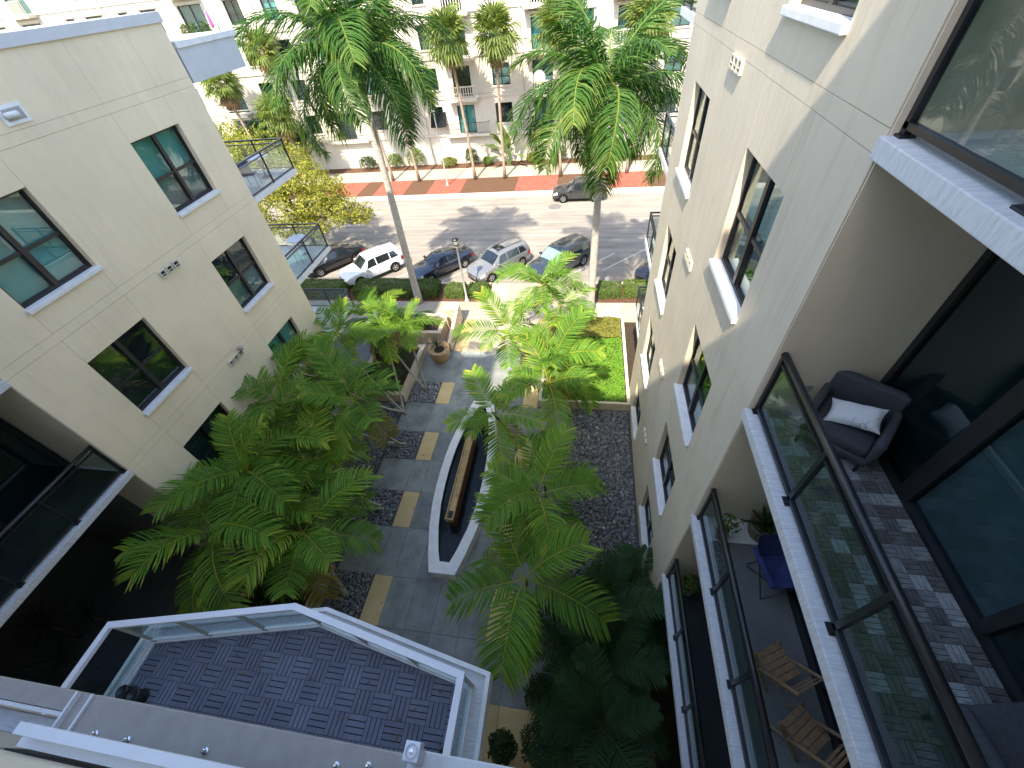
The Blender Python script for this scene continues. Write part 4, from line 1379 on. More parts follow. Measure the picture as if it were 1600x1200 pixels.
# two royal palms by the sidewalk
def royal(label, base, top, seed, h_shaft=1.5, nf=17, rad=0.20, spin=None):
    r = random.Random(seed)
    t = thing('royal_palm', label, 'palm tree', (base[0], base[1], 0), 0, 'royal palms by the sidewalk')
    b = Vector((base[0], base[1], 0)); tp = Vector(top) - b
    n = 16
    mid = Vector((tp.x * 0.25, tp.y * 0.25, tp.z * 0.5))
    pts = [(Vector((0, 0, 0)) * (1 - k) ** 2 + mid * 2 * k * (1 - k) + tp * k * k) for k in [i / n for i in range(n + 1)]]
    rr = [rad * (1.35 - 0.3 * min(1, k / .12) + 0.12 * math.sin(math.pi * k) - 0.42 * k) for k in [i / n for i in range(n + 1)]]
    MB().tube(pts, rr, 16).build('trunk', 'trunk_royal', t, smooth=True)
    d = (pts[-1] - pts[-2]).normalized()
    MB().tube([tp - d * 0.05, tp + d * 0.3, tp + d * h_shaft * 0.7, tp + d * h_shaft], [rad * 0.82, rad * 0.9, rad * 0.62, rad * 0.3], 12).build('crownshaft', 'crownshaft', t, smooth=True)
    c = tp + d * (h_shaft - 0.1)
    crown(t, c, F_RY, nf, r, (-0.15, 1.25), 1.0, 0.35, order=[3, 1, 3, 1, 0, 0, 2, 4], spin=spin)
    MB().tube([c, c + d * 1.2, c + d * 2.4 + Vector((0.1, 0, 0))], [0.05, 0.035, 0.008], 6).build('spear_leaf', 'crownshaft', t, smooth=True)
    return t
royal('tall royal palm with smooth leaning trunk left of the street lamp', (-10.40, 21.2), (-10.25, 21.6, 11.3), 41, spin=0.6, nf=24)
royal('tall royal palm right of the courtyard entrance beside the right wing', (0.62, 20.4), (0.68, 20.8, 9.3), 43, spin=2.2, nf=22)

# ------------------------------------------------------------------ fan palms across the street
def fan_mesh(seed, R=0.75, n=20, dead=False, droop=0.5):
    r = random.Random(seed)
    mb = MB()
    pl = 0.75
    mb.tube([(0, 0, 0), (pl * 0.5, 0, 0.03), (pl, 0, -0.02)], [0.014, 0.012, 0.010], 4, True, 0.8)
    c = Vector((pl, 0, -0.02))
    for i in range(n):
        a = -2.3 + 4.6 * i / (n - 1)
        L = R * (0.72 + 0.28 * math.cos(a * 0.6)) * r.uniform(0.9, 1.08)
        d = Vector((math.cos(a), math.sin(a), 0.12 * r.uniform(-1, 1)))
        w = 0.048
        s = Vector((-math.sin(a), math.cos(a), 0))
        m = c + d * L * 0.55 + Vector((0, 0, -droop * 0.10 * L))
        e = c + d * L * 0.9 + Vector((0, 0, -droop * L * r.uniform(.3, .7)))
        tn = min(1, max(0, r.gauss(0.45, 0.16)))
        mb.add([tuple(c), tuple(m - s * w), tuple(m + s * w + Vector((0, 0, 0.02))), tuple(e)], [(0, 1, 2), (1, 3, 2)], tn)
    return mb.mesh('frond', tone=True)
F_FAN = mk([fan_mesh(70 + i, 0.85 + .1 * (i % 3), 20, False, 0.4 + .3 * (i % 3)) for i in range(4)], 'leaf_fan')
F_FAND = mk([fan_mesh(80 + i, 0.8, 16, True, 1.3) for i in range(2)], 'leaf_dead')
def fan_palm(label, base, top, seed, nf=44, dead=8, s=1.5, z0=0.0):
    r = random.Random(seed)
    t = thing('fan_palm', label, 'palm tree', (base[0], base[1], z0), 0, 'fan palms across the street')
    tp = Vector(top) - Vector((base[0], base[1], z0))
    n = 10
    pts = [Vector((tp.x * k ** 1.4, tp.y * k ** 1.4, tp.z * k)) for k in [i / n for i in range(n + 1)]]
    MB().tube(pts, [0.20 if i == 0 else 0.14 - 0.025 * i / n for i in range(n + 1)], 9).build('trunk', 'trunk_fan', t, smooth=True)
    bo = MB()
    for i in range(46):                       # old leaf bases below the crown
        k = 1 - 0.42 * (i / 46)
        a = i * 2.4
        p = Vector((tp.x * k ** 1.4, tp.y * k ** 1.4, tp.z * k))
        o = Vector((math.cos(a), math.sin(a), 0))
        bo.bar(p + o * 0.08, p + o * r.uniform(.18, .26) + Vector((0, 0, r.uniform(.02, .22))), 0.06, 0.02)
    bo.build('leaf_bases', 'trunk_fan', t)
    crown(t, tp, F_FAN, nf, r, (-0.75, 1.35), s, 0.3)
    crown(t, tp - Vector((0, 0, 0.25)), F_FAND, dead, r, (-1.35, -0.85), s * 0.95, 0.3, name='dead_frond')
    return t
fan_palm('fan palm with shaggy trunk left of the two before the pale block, by its doorway', (-10.95, 42.45), (-11.7, 42.7, 11.1), 61)
fan_palm('fan palm with slim upright trunk before the pale block, nearest its drainpipe', (-7.9, 42.4), (-7.65, 42.6, 11.0), 62)
fan_palm('fan palm behind the big left royal palm, on the left of the brick pad', (-16.9, 42.5), (-17.8, 42.8, 11.0), 63)
fan_palm('fan palm mostly covered by the left royal palm, farther left', (-19.9, 42.9), (-20.9, 43.0, 10.0), 64)
fan_palm('fan palm behind the right royal palm, on its left', (-2.4, 42.4), (-2.5, 42.6, 11.0), 65)
fan_palm('yellowish fan palm behind the right royal palm, beside the right wing', (3.9, 42.5), (4.3, 42.6, 10.6), 66)
fan_palm('fan palm with a bare pale trunk behind the yellow-green tree', (-28.6, 42.0), (-29.6, 42.3, 6.6), 67, 36, 10, 1.45)
fan_palm('fan palm with dry brown skirt just beyond the end of the left wing roof', (-34.5, 44.0), (-35.3, 44.0, 9.1), 68, 36, 16, 1.4)
fan_palm('fan palm rising by the planted balcony of the pale block', (-30.5, 45.9), (-30.9, 46.0, 11.2), 69, 32, 8, 1.3)

# ------------------------------------------------------------------ leafy shrubs, hedges, tree
def leaf_cloud(pts_fn, n, size, seed, asp=0.55, up=0.35, jitter=0.8):
    """n small folded leaves; pts_fn(r) gives (point, outward normal)"""
    r = random.Random(seed)
    mb = MB()
    for i in range(n):
        p, nn = pts_fn(r)
        nn = Vector(nn) + Vector((r.gauss(0, jitter), r.gauss(0, jitter), r.gauss(0, jitter) + up))
        if nn.length < 1e-3: nn = Vector((0, 0, 1))
        nn.normalize()
        t = nn.cross(Vector((r.gauss(0, 1), r.gauss(0, 1), r.gauss(0, 1))))
        if t.length < 1e-3: continue
        t.normalize(); b = nn.cross(t)
        s = size * r.uniform(0.7, 1.3)
        p = Vector(p)
        w = s * asp
        vs = [tuple(p - t * s * 0.5), tuple(p + b * w * 0.5 - nn * s * 0.06 ), tuple(p + t * s * 0.5), tuple(p - b * w * 0.5 - nn * s * 0.06)]
        mb.add(vs, [(0, 1, 2), (0, 2, 3)], min(1, max(0, r.gauss(0.45, 0.2))))
    return mb

def blob_fn(rx, ry, rz, cz, seed, rough=0.22, shell=0.35):
    def fn(r):
        while True:
            d = Vector((r.gauss(0, 1), r.gauss(0, 1), r.gauss(0, 1)))
            if d.length > 1e-3: break
        d.normalize()
        if d.z < -0.55: d.z *= -1
        k = 1 + rough * noise.noise(d * 2.3 + Vector((seed * 3.1, 0, 0))) + 0.5 * rough * noise.noise(d * 5.0 + Vector((0, seed * 1.7, 0)))
        q = 1 - shell * r.random() ** 1.6
        return (d.x * rx * k * q, d.y * ry * k * q, cz + d.z * rz * k * q), d
    return fn

def shrub(label, x, y, rx, ry, h, seed, mat='leaf_shrub', n=1400, leaf=0.09, z=0.0, name='shrub', group='leafy shrubs', cat='shrub'):
    t = thing(name, label, cat, (x, y, z), 0, group)
    st = MB()
    r = random.Random(seed)
    for k in range(5):
        a = k * 1.3
        st.tube([(0, 0, 0), (0.15 * rx * math.cos(a), 0.15 * ry * math.sin(a), h * 0.35), (0.5 * rx * math.cos(a), 0.5 * ry * math.sin(a), h * 0.7)], [0.025, 0.018, 0.008], 5)
    st.build('stem', 'trunk_wood', t)
    leaf_cloud(blob_fn(rx, ry, h * 0.52, h * 0.5, seed), n, leaf, seed).build('foliage', mat, t, tone=True)
    return t

def hedge(label, x0, x1, y0, y1, h, seed, mat='leaf_hedge', dens=620, leaf=0.085, z=0.0):
    t = thing('hedge', label, 'hedge', ((x0 + x1) / 2, (y0 + y1) / 2, z), 0, 'clipped hedges by the parked cars')
    hx, hy = (x1 - x0) / 2, (y1 - y0) / 2
    area = (x1 - x0) * (y1 - y0) + 2 * h * ((x1 - x0) + (y1 - y0))
    def fn(r):
        w = [4 * hx * hy, 2 * hx * h, 2 * hx * h, 2 * hy * h, 2 * hy * h]
        k = r.choices(range(5), w)[0]
        u, v = r.uniform(-1, 1), r.uniform(0.05, 1)
        if k == 0: p = [u * hx, r.uniform(-1, 1) * hy, h]; nn = (0, 0, 1)
        elif k == 1: p = [u * hx, -hy, v * h]; nn = (0, -1, 0)
        elif k == 2: p = [u * hx, hy, v * h]; nn = (0, 1, 0)
        elif k == 3: p = [-hx, u * hy, v * h]; nn = (-1, 0, 0)
        else: p = [hx, u * hy, v * h]; nn = (1, 0, 0)
        # rounded shoulders and lumpy faces
        cxn = max(0, abs(p[0]) / hx - 0.82) / 0.18; cyn = max(0, abs(p[1]) / hy - 0.7) / 0.3
        if k == 0: p[2] -= 0.16 * h * (cxn ** 2 + cyn ** 2)
        else:
            top = max(0, p[2] / h - 0.7) / 0.3
            p[0] *= 1 - 0.06 * top ** 2; p[1] *= 1 - 0.14 * top ** 2
        q = Vector(p)
        q += Vector(nn) * (0.10 * noise.noise(Vector((p[0] * 1.7 + seed, p[1] * 1.7, p[2] * 2))) + 0.05 * noise.noise(Vector((p[0] * 6 + seed, p[1] * 6, p[2] * 6))) - 0.14 * r.random() ** 2)
        return tuple(q), nn
    MB().bbox(-hx * 0.86, hx * 0.86, -hy * 0.7, hy * 0.7, 0.0, h * 0.72, 0.08).build('branches', 'trunk_wood', t)
    leaf_cloud(fn, int(area * dens), leaf, seed, 0.6, 0.3, 0.9).build('foliage', mat, t, tone=True)
    return t

hedge('long clipped hedge in shade before the white and navy parked cars', -15.2, -9.3, 21.55, 23.0, 0.75, 5)
hedge('clipped hedge at the far left beside the black parked sedan', -23.0, -15.9, 21.55, 23.0, 0.7, 6)
hedge('small sunlit hedge around the street lamp, left lump', -8.75, -7.45, 21.62, 22.75, 0.62, 7, dens=800)
hedge('small sunlit hedge right of the street lamp, right lump', -7.25, -5.95, 21.62, 22.75, 0.62, 8, dens=800)
hedge('sunlit low hedge right of the royal palm by the black car', 1.1, 2.5, 21.7, 23.0, 0.55, 9, dens=800)
hedge('sunlit low hedge touching the right wing corner', 2.65, 5.2, 21.8, 23.1, 0.6, 10, dens=800)

# dark shrubs in the entrance planter
k = 0
for (x, y, rx, h, lab) in ((-10.6, 13.4, .65, 1.1, 'dark shrub in the raised planter, next to the left wing wall'), (-9.5, 13.5, .75, 1.0, 'dark rounded shrub at the near corner of the raised planter'),
                           (-9.6, 14.9, .75, 1.2, 'dark shrub in the middle of the raised planter'), (-10.6, 15.5, .6, 1.1, 'dark shrub at the far end of the raised planter')):
    k += 1
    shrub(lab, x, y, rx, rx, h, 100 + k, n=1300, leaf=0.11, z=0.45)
for (x, y, rx, h, lab) in ((-11.2, 17.9, .5, 0.9, 'shrub in the low planter by the gate pillar, leftmost'), (-10.1, 17.9, .55, 0.9, 'shrub in the low planter by the gate pillar, second from left'),
                           (-9.0, 17.9, .5, 0.8, 'shrub in the low planter by the gate pillar, nearest the pillar')):
    k += 1
    shrub(lab, x, y, rx, rx * 0.9, h, 100 + k, n=900, leaf=0.10, z=0.62)
for (x, y, rx, h, lab) in ((-10.4, 2.6, .7, 1.0, 'dark shrub in the planter beside the deck balcony, next to the wall'), (-9.3, 2.4, .6, .9, 'dark shrub in the planter beside the deck balcony, nearest the deck'), (-9.4, 3.6, .6, .9, 'dark shrub in the planter beside the deck balcony, under the nearest palm'), (-0.63, 1.6, .48, 1.5, 'round leafy shrub at the edge of the yellow paving'), (-1.55, 0.35, .36, 1.5, 'dense dark shrub next to the corner of the deck balcony'),
                           (-0.55, 0.55, .55, 1.2, 'bushy dark shrub between the two round ones'), (0.25, 1.0, .6, 1.2, 'dark shrub at the foot of the stacked balconies')):
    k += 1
    shrub(lab, x, y, rx, rx, h, 100 + k, n=1500, leaf=0.085)

# dark feathery palms at the foot of the right wing balconies
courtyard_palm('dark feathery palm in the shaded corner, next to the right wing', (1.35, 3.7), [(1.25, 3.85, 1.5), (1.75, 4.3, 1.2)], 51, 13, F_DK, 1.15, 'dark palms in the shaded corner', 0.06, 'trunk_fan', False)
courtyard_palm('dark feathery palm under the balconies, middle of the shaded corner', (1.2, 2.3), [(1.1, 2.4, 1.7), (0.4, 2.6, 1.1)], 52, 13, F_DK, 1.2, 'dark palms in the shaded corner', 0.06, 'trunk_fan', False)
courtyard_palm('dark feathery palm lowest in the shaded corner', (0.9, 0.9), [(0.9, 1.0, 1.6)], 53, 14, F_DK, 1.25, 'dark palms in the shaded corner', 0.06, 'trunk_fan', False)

# yuccas in the dark passage on the left
def blade_mesh(seed, L, w, bend):
    mb = MB(); n = 5
    p = Vector((0, 0, 0)); vs = []
    for i in range(n + 1):
        t = i / n
        a = -bend * t * t
        ww = w * (1 - t ** 2) * 0.5
        vs += [(p.x, -ww, p.z), (p.x, 0, p.z - ww * 0.35), (p.x, ww, p.z)]
        p = p + Vector((math.cos(a), 0, math.sin(a))) * (L / n)
    fs = []
    for i in range(n):
        a = i * 3
        fs += [(a, a + 1, a + 4, a + 3), (a + 1, a + 2, a + 5, a + 4)]
    mb.add(vs, fs, 0.5)
    return mb.mesh('leaf', tone=True)
F_YU = mk([blade_mesh(1, 0.75, 0.05, 0.7), blade_mesh(2, 0.65, 0.05, 0.4)], 'leaf_yucca')
F_AG = mk([blade_mesh(3, 0.42, 0.07, 0.5), blade_mesh(4, 0.36, 0.06, 0.2)], 'leaf_shrub')
def rosette(label, x, y, z, h, meshes, n, scale, seed, name='yucca', cat='plant', zb=None):
    r = random.Random(seed)
    t = thing(name, label, cat, (x, y, z))
    MB().tube([(0, 0, 0), (0.02, 0.02, h * 0.5), (0, 0, h)], [0.06, 0.05, 0.045], 8).build('trunk', 'trunk_wood', t, smooth=True)
    crown(t, (0, 0, h), meshes, n, r, (-0.35, 1.45), scale, 0.2, name='leaf')
    return t
rosette('larger spiky yucca in the dark passage at the lower left', -16.7, 1.25, 0, 1.5, F_YU, 44, 1.25, 1)
rosette('smaller spiky yucca in the dark passage, nearest the deck balcony', -15.3, 0.48, 0, 1.3, F_YU, 40, 1.15, 2)
rosette('dim spiky yucca at the back of the dark passage', -15.5, 1.7, 0, 1.4, F_YU, 30, 0.95, 3)

# spiky plant in the terracotta pot
rosette('spiky grey-green plant growing in the terracotta pot', -7.6, 16.0, 0.70, 0.25, F_YU, 26, 0.95, 4, 'agave', 'plant')

# green ground cover and lime border (uncountable leaves)
def cover(name, label, x0, x1, y0, y1, z, h, n, leaf, mat, seed):
    def fn(r):
        x, y = r.uniform(x0, x1), r.uniform(y0, y1)
        zz = z + h * (0.55 + 0.6 * noise.noise(Vector((x * 1.6, y * 1.6, seed)))) * r.uniform(.5, 1)
        return (x, y, zz), (0, 0, 1)
    o = leaf_cloud(fn, n, leaf, seed, 0.6, 0.8, 0.55).build(name, mat, None, tone=True)
    return tag(o, label, 'ground cover', kind='stuff')
cover('ground_cover', 'bright green leafy ground cover in the planter by the right wing', -1.55, 2.26, 12.95, 17.5, 0.36, 0.16, 14000, 0.10, 'leaf_lawn', 1)
cover('flower_border', 'lime yellow border plants at the sidewalk end of the planter', -1.55, 2.26, 17.5, 19.2, 0.38, 0.28, 6500, 0.10, 'leaf_lime', 2)

# broad-leaved tree with yellow-green crown beyond the left wing
def tree(label, x, y, h, lobes, seed, mat, n, leaf, name='tree'):
    r = random.Random(seed)
    t = thing(name, label, 'tree', (x, y, 0))
    tk = MB()
    tk.tube([(0, 0, 0), (0.1, 0.05, h * 0.25), (0.0, 0.1, h * 0.42)], [0.20, 0.15, 0.13], 9)
    for (lx, ly, lz, lr) in lobes:
        tk.tube([(0, 0.1, h * 0.40), (lx * 0.5, ly * 0.5, h * 0.40 + (lz - h * 0.4) * 0.6), (lx, ly, lz)], [0.10, 0.06, 0.02], 6)
        for q in range(4):
            a = r.uniform(0, 6.28)
            tk.tube([(lx * 0.7, ly * 0.7, lz * 0.9), (lx + lr * .6 * math.cos(a), ly + lr * .6 * math.sin(a), lz + r.uniform(-.3, .4) * lr)], [0.03, 0.008], 5)
    tk.build('trunk', 'trunk_wood', t, smooth=True)
    tot = sum(l[3] ** 2 for l in lobes)
    def fn(rr):
        l = rr.choices(lobes, [q[3] ** 2 for q in lobes])[0]
        while True:
            d = Vector((rr.gauss(0, 1), rr.gauss(0, 1), rr.gauss(0, 1)))
            if d.length < 1e-3: continue
            d.normalize()
            k = 1 + 0.45 * noise.noise(d * 2.1 + Vector((l[0], l[1], seed))) + 0.25 * noise.noise(d * 5.5 + Vector((l[1], l[0], seed)))
            q = (0.35 + 0.65 * rr.random() ** 0.5)
            p = Vector((l[0], l[1], l[2])) + Vector((d.x, d.y, d.z * 0.75)) * l[3] * k * q
            if noise.noise(p * 1.5 + Vector((seed, 0, 0))) < -0.22: continue       # gaps in the crown
            return tuple(p), d
    leaf_cloud(fn, n, leaf, seed, 0.55, 0.5, 0.7).build('crown', mat, t, tone=True)
    return t
tree('yellow-green leafy tree between the left wing balconies and the street', -20.6, 27.2, 7.6,
     [(0, 0.2, 4.6, 1.7), (-1.6, 0.3, 5.2, 1.7), (-3.4, 2.9, 6.9, 1.9), (1.6, 0.0, 4.0, 1.5), (3.5, -0.1, 3.6, 1.35), (0.6, 1.9, 5.3, 1.6), (-1.0, 2.9, 6.1, 1.7), (2.4, 1.2, 4.0, 1.3), (-3.6, 0.4, 4.8, 1.6), (4.6, 0.4, 3.2, 1.0),
      (-2.4, -1.2, 3.4, 1.4), (-0.4, -1.0, 3.0, 1.3), (-5.2, 2.6, 6.8, 1.6), (1.6, -1.0, 2.9, 1.0), (-3.6, -1.6, 2.6, 1.3), (2.8, 0.6, 5.0, 1.1), (-6.6, 4.5, 7.6, 1.5)], 3, 'leaf_tree', 30000, 0.17)
tree('dark green tree behind the yellow-green one, before the pale block', -33.0, 46.0, 6.5,
     [(0, 0, 5.2, 1.8), (-1.8, 0.2, 4.6, 1.5), (1.9, -0.2, 4.2, 1.5), (0.5, -1.0, 3.4, 1.4), (-4.0, 0.2, 4.0, 1.3)], 9, 'leaf_shrub', 6000, 0.28)

# planting along the pale block across the street
fs = [(-18.3, 46.5, 1.0, 2.0, 'leaf_hedge', 'big round shrub before the pale block, left of the awning'), (-14.6, 46.4, 0.9, 0.9, 'leaf_tree', 'low yellowish shrub between the two round shrubs across the street'),
      (-12.0, 46.4, 0.75, 1.7, 'leaf_shrub', 'upright round shrub under the doorway of the pale block'), (-10.3, 46.3, 0.6, 0.8, 'leaf_hedge', 'small low shrub right of the upright round one'),
      (-20.8, 46.6, .9, 1.5, 'leaf_hedge', 'shrub behind the left royal palm fronds across the street'), (-24.0, 46.5, 1.0, 1.4, 'leaf_shrub', 'dark shrub at the base of the pale block, far left'),
      (-5.4, 46.4, .8, 1.0, 'leaf_tree', 'yellowish shrub right of the bird of paradise plant'), (-2.8, 46.5, .9, 1.6, 'leaf_shrub', 'shrub behind the right royal palm, left of its trunk'),
      (0.8, 46.5, .9, 1.2, 'leaf_hedge', 'shrub behind the right royal palm, right of its trunk'), (4.2, 46.4, .9, 1.3, 'leaf_shrub', 'shrub across the street nearest the right wing')]
for i, (x, y, rr_, h, m, lab) in enumerate(fs):
    shrub(lab, x, y, rr_, rr_ * 0.8, h, 200 + i, m, 1100, 0.14)

# bird of paradise: upright stalks with big paddle leaves
def paddle_mesh(seed, L=1.0, w=0.28):
    r = random.Random(seed); mb = MB(); n = 7
    st = 0.9
    mb.tube([(0, 0, 0), (st * .5, 0, 0.02), (st, 0, 0)], [0.018, 0.015, 0.012], 5, True, 0.6)
    vs = []; p = Vector((st, 0, 0))
    for i in range(n + 1):
        t = i / n; a = -0.9 * t * t
        ww = w * math.sin(math.pi * min(1, 0.12 + 0.88 * t) ** 0.8) * 0.5 + 0.004
        vs += [(p.x, -ww, p.z + ww * .35), (p.x, 0, p.z), (p.x, ww, p.z + ww * .35)]
        p = p + Vector((math.cos(a), 0, math.sin(a))) * (L / n)
    fs = []
    for i in range(n):
        a = i * 3; fs += [(a, a + 1, a + 4, a + 3), (a + 1, a + 2, a + 5, a + 4)]
    mb.add(vs, fs, r.uniform(.3, .6))
    return mb.mesh('leaf', tone=True)
F_BP = mk([paddle_mesh(1), paddle_mesh(2, 1.15, .32), paddle_mesh(3, .9, .26)], 'leaf_hedge')
def bird(label, x, y, seed, n=26, s=1.3, z=0.0, h=1.0):
    r = random.Random(seed)
    t = thing('paddle_plant', label, 'plant', (x, y, z))
    for k in range(5):
        a = k * 1.25
        px, py = 0.25 * math.cos(a), 0.25 * math.sin(a)
        hh = h * r.uniform(.5, 1.2)
        MB().tube([(px * .5, py * .5, 0), (px, py, hh)], [0.07, 0.05], 7).build('stalk', 'crownshaft', t)
        crown(t, (px, py, hh), F_BP, n // 5, r, (0.25, 1.3), s, 0.4, name='leaf')
    return t
bird('big paddle-leaved plant behind the slim fan palm trunk across the street', -8.0, 46.2, 1, 30, 1.35, h=1.5)
bird('big paddle-leaved plant before the pale block, above the yellow-green tree', -30.0, 45.0, 2, 30, 1.5, h=2.2)
bird('paddle-leaved plant below the end of the left wing roof, before the pale block', -34.8, 46.2, 3, 28, 1.5, h=2.6)

# potted plants on a balcony of the pale block
for i, (x, lab) in enumerate(((-38.4, 'leafy pot plant on the far balcony, leftmost'), (-37.4, 'big leafy pot plant in the middle of the far balcony'), (-36.2, 'leafy pot plant on the far balcony beside the pink cloth'))):
    shrub(lab, x, FY - 0.55, 0.45, 0.3, 1.25, 300 + i, 'leaf_hedge', 500, 0.14, z=12.25)
pk = thing('folded_parasol', 'folded pink parasol on the far balcony among the pot plants', 'parasol', (-35.3, FY - 0.6, 12.25))
MB().tube([(0, 0, 0), (0, 0, 2.0)], 0.025, 6).build('pole', 'white_metal', pk)
MB().lathe([(0.10, 0.75), (0.17, 0.95), (0.12, 1.5), (0.03, 1.95), (0.001, 2.0)], 10).build('canopy', 'pink_cloth', pk)

# ------------------------------------------------------------------ cars
ST = {
 'sedan': [(-2.36, .66, .44, .80, .90, .58), (-2.28, .82, .30, .87, 1.02, .70), (-1.95, .90, .24, .91, 1.07, .74), (-1.58, .92, .22, .93, 1.11, .74), (-0.80, .92, .20, .93, 1.385, .58), (-0.2, .92, .20, .92, 1.44, .60),
           (0.30, .92, .20, .91, 1.41, .60), (1.05, .92, .20, .89, 1.00, .74), (1.6, .91, .21, .85, .94, .74), (2.05, .87, .23, .77, .84, .68), (2.28, .78, .28, .66, .72, .60), (2.37, .62, .38, .58, .62, .50)],
 'suv': [(-2.29, .74, .50, .96, 1.05, .66), (-2.22, .86, .36, 1.02, 1.30, .68), (-2.02, .91, .28, 1.05, 1.58, .66), (-1.0, .93, .26, 1.04, 1.67, .69), (0.0, .93, .26, 1.01, 1.68, .68), (0.35, .93, .26, 1.0, 1.63, .67),
         (1.08, .93, .26, .98, 1.10, .78), (1.6, .92, .27, .95, 1.04, .78), (2.0, .89, .30, .88, .96, .72), (2.22, .80, .34, .76, .83, .66), (2.31, .64, .44, .66, .70, .55)],
}
WB = {'sedan': (-1.40, 1.42, .335), 'suv': (-1.36, 1.36, .365)}
def car_section(kind, x):
    s = np.array(ST[kind]); c = [np.interp(x, s[:, 0], s[:, k]) for k in range(1, 6)]
    # light smoothing along the length
    for d in (-0.07, 0.07):
        c = [0.5 * a + 0.25 * np.interp(x + d, s[:, 0], s[:, k + 1]) * 1 + 0.25 * a for k, a in enumerate(c)]
    w, zl, zb, zt, wt = c
    zm = zl + (zb - zl) * 0.5
    rise = max(0.02, zt - zb)
    return [(0, zl), (w * .80, zl), (w * .955, zl + .09), (w, zm), (w * .975, zb), (wt + (w * .975 - wt) * 0.06, zt - min(.06, rise * .35)), (wt * .72, zt - .005), (0, zt + .018)]
def car_surf(kind, x, v, s):
    pts = car_section(kind, x)
    v = max(0, min(6.999, v)); i = int(v); f = v - i
    a, b = pts[i], pts[i + 1]
    return Vector((x, s * (a[0] + (b[0] - a[0]) * f), a[1] + (b[1] - a[1]) * f))
def car_patch(kind, outline, off=0.008, nu=6, nv=4, both=False):
    """outline(u, v) -> (x, vv, side); lifted off the body along its normal"""
    vs = []; fs = []
    for i in range(nu + 1):
        for j in range(nv + 1):
            x, vv, s = outline(i / nu, j / nv)
            p = car_surf(kind, x, vv, s)
            e = 0.03
            tx = car_surf(kind, x + e, vv, s) - car_surf(kind, x - e, vv, s)
            tv = car_surf(kind, x, min(6.99, vv + .1), s) - car_surf(kind, x, max(0, vv - .1), s)
            n = tx.cross(tv)
            if n.length < 1e-7: n = Vector((0, s, 1))
            n.normalize()
            if n.y * s < -0.05 or (abs(n.y) <= 0.05 and n.z < 0): n = -n
            vs.append(tuple(p + n * off))
    for i in range(nu):
        for j in range(nv):
            a = i * (nv + 1) + j
            fs.append((a, a + 1, a + nv + 2, a + nv + 1))
    return MB().add(vs, fs)
CAR_BODY = {}
def car_body(kind):
    if kind in CAR_BODY: return CAR_BODY[kind]
    s = ST[kind]; x0, x1 = s[0][0], s[-1][0]
    N = 46
    vs = []; fs = []
    for i in range(N + 1):
        t = i / N
        x = x0 + (x1 - x0) * t
        half = car_section(kind, x)
        ring = [(x, p[0], p[1]) for p in half] + [(x, -p[0], p[1]) for p in reversed(half[1:-1])]
        vs += ring
    m = 14
    for i in range(N):
        for k in range(m):
            k2 = (k + 1) % m
            fs.append((i * m + k, i * m + k2, (i + 1) * m + k2, (i + 1) * m + k))
    fs.append(tuple(range(m - 1, -1, -1))); fs.append(tuple(range(N * m, N * m + m)))
    me = MB().add(vs, fs).mesh('body')
    bm = bmesh.new(); bm.from_mesh(me); bmesh.ops.recalc_face_normals(bm, faces=bm.faces); bm.to_mesh(me); bm.free()
    body = bpy.data.objects.new('tmp_body', me); C.objects.link(body)
    cut = MB()
    a, b, r = WB[kind]
    for wx in (a, b):
        for sd in (-1, 1):
            cut.tube([(wx, sd * 0.66, r), (wx, sd * 1.1, r)], r + 0.065, 24)
    co = cut.build('tmp_cut', 'car_dark_trim')
    mod = body.modifiers.new('arch', 'BOOLEAN'); mod.operation = 'DIFFERENCE'; mod.object = co; mod.solver = 'EXACT'
    dg = bpy.context.evaluated_depsgraph_get()
    me2 = bpy.data.meshes.new_from_object(body.evaluated_get(dg))
    if len(me2.polygons) < 100: me2 = me.copy()
    me2.name = 'body'
    bpy.data.objects.remove(body); bpy.data.objects.remove(co)
    for p in me2.polygons: p.use_smooth = True
    try:
        me2.set_sharp_from_angle(angle=math.radians(38))
    except Exception: pass
    me2.materials.clear()
    CAR_BODY[kind] = me2
    return me2
WHEEL = {}
def wheel_meshes(r):
    if r in WHEEL: return WHEEL[r]
    t = MB().lathe([(r * .60, -.10), (r * .93, -.105), (r, -.075), (r, .075), (r * .93, .105), (r * .60, .10)], 28, cap=False)
    tm = t.mesh('wheel', smooth=True); tm.materials.append(MATS['car_tyre'])
    rm = MB()
    rm.lathe([(r * .66, .085), (r * .62, .10), (r * .56, .09), (r * .54, .03)], 24, cap=False)
    rm.lathe([(0.001, .10), (r * .14, .098), (r * .16, .07)], 16, cap=False)
    for k in range(5):
        a = 2 * math.pi * k / 5
        for dd in (-.11, .11):
            rm.bar((r * .10 * math.cos(a), r * .10 * math.sin(a), .082), (r * .60 * math.cos(a + dd), r * .60 * math.sin(a + dd), .082), r * .10, .03)
    rm2 = rm.mesh('rim'); rm2.materials.append(MATS['car_rim'])
    br = MB().lathe([(r * .62, -.04), (r * .62, .02), (0.001, .02)], 20).mesh('brake'); br.materials.append(MATS['car_dark_trim'])
    WHEEL[r] = (tm, rm2, br)
    return WHEEL[r]
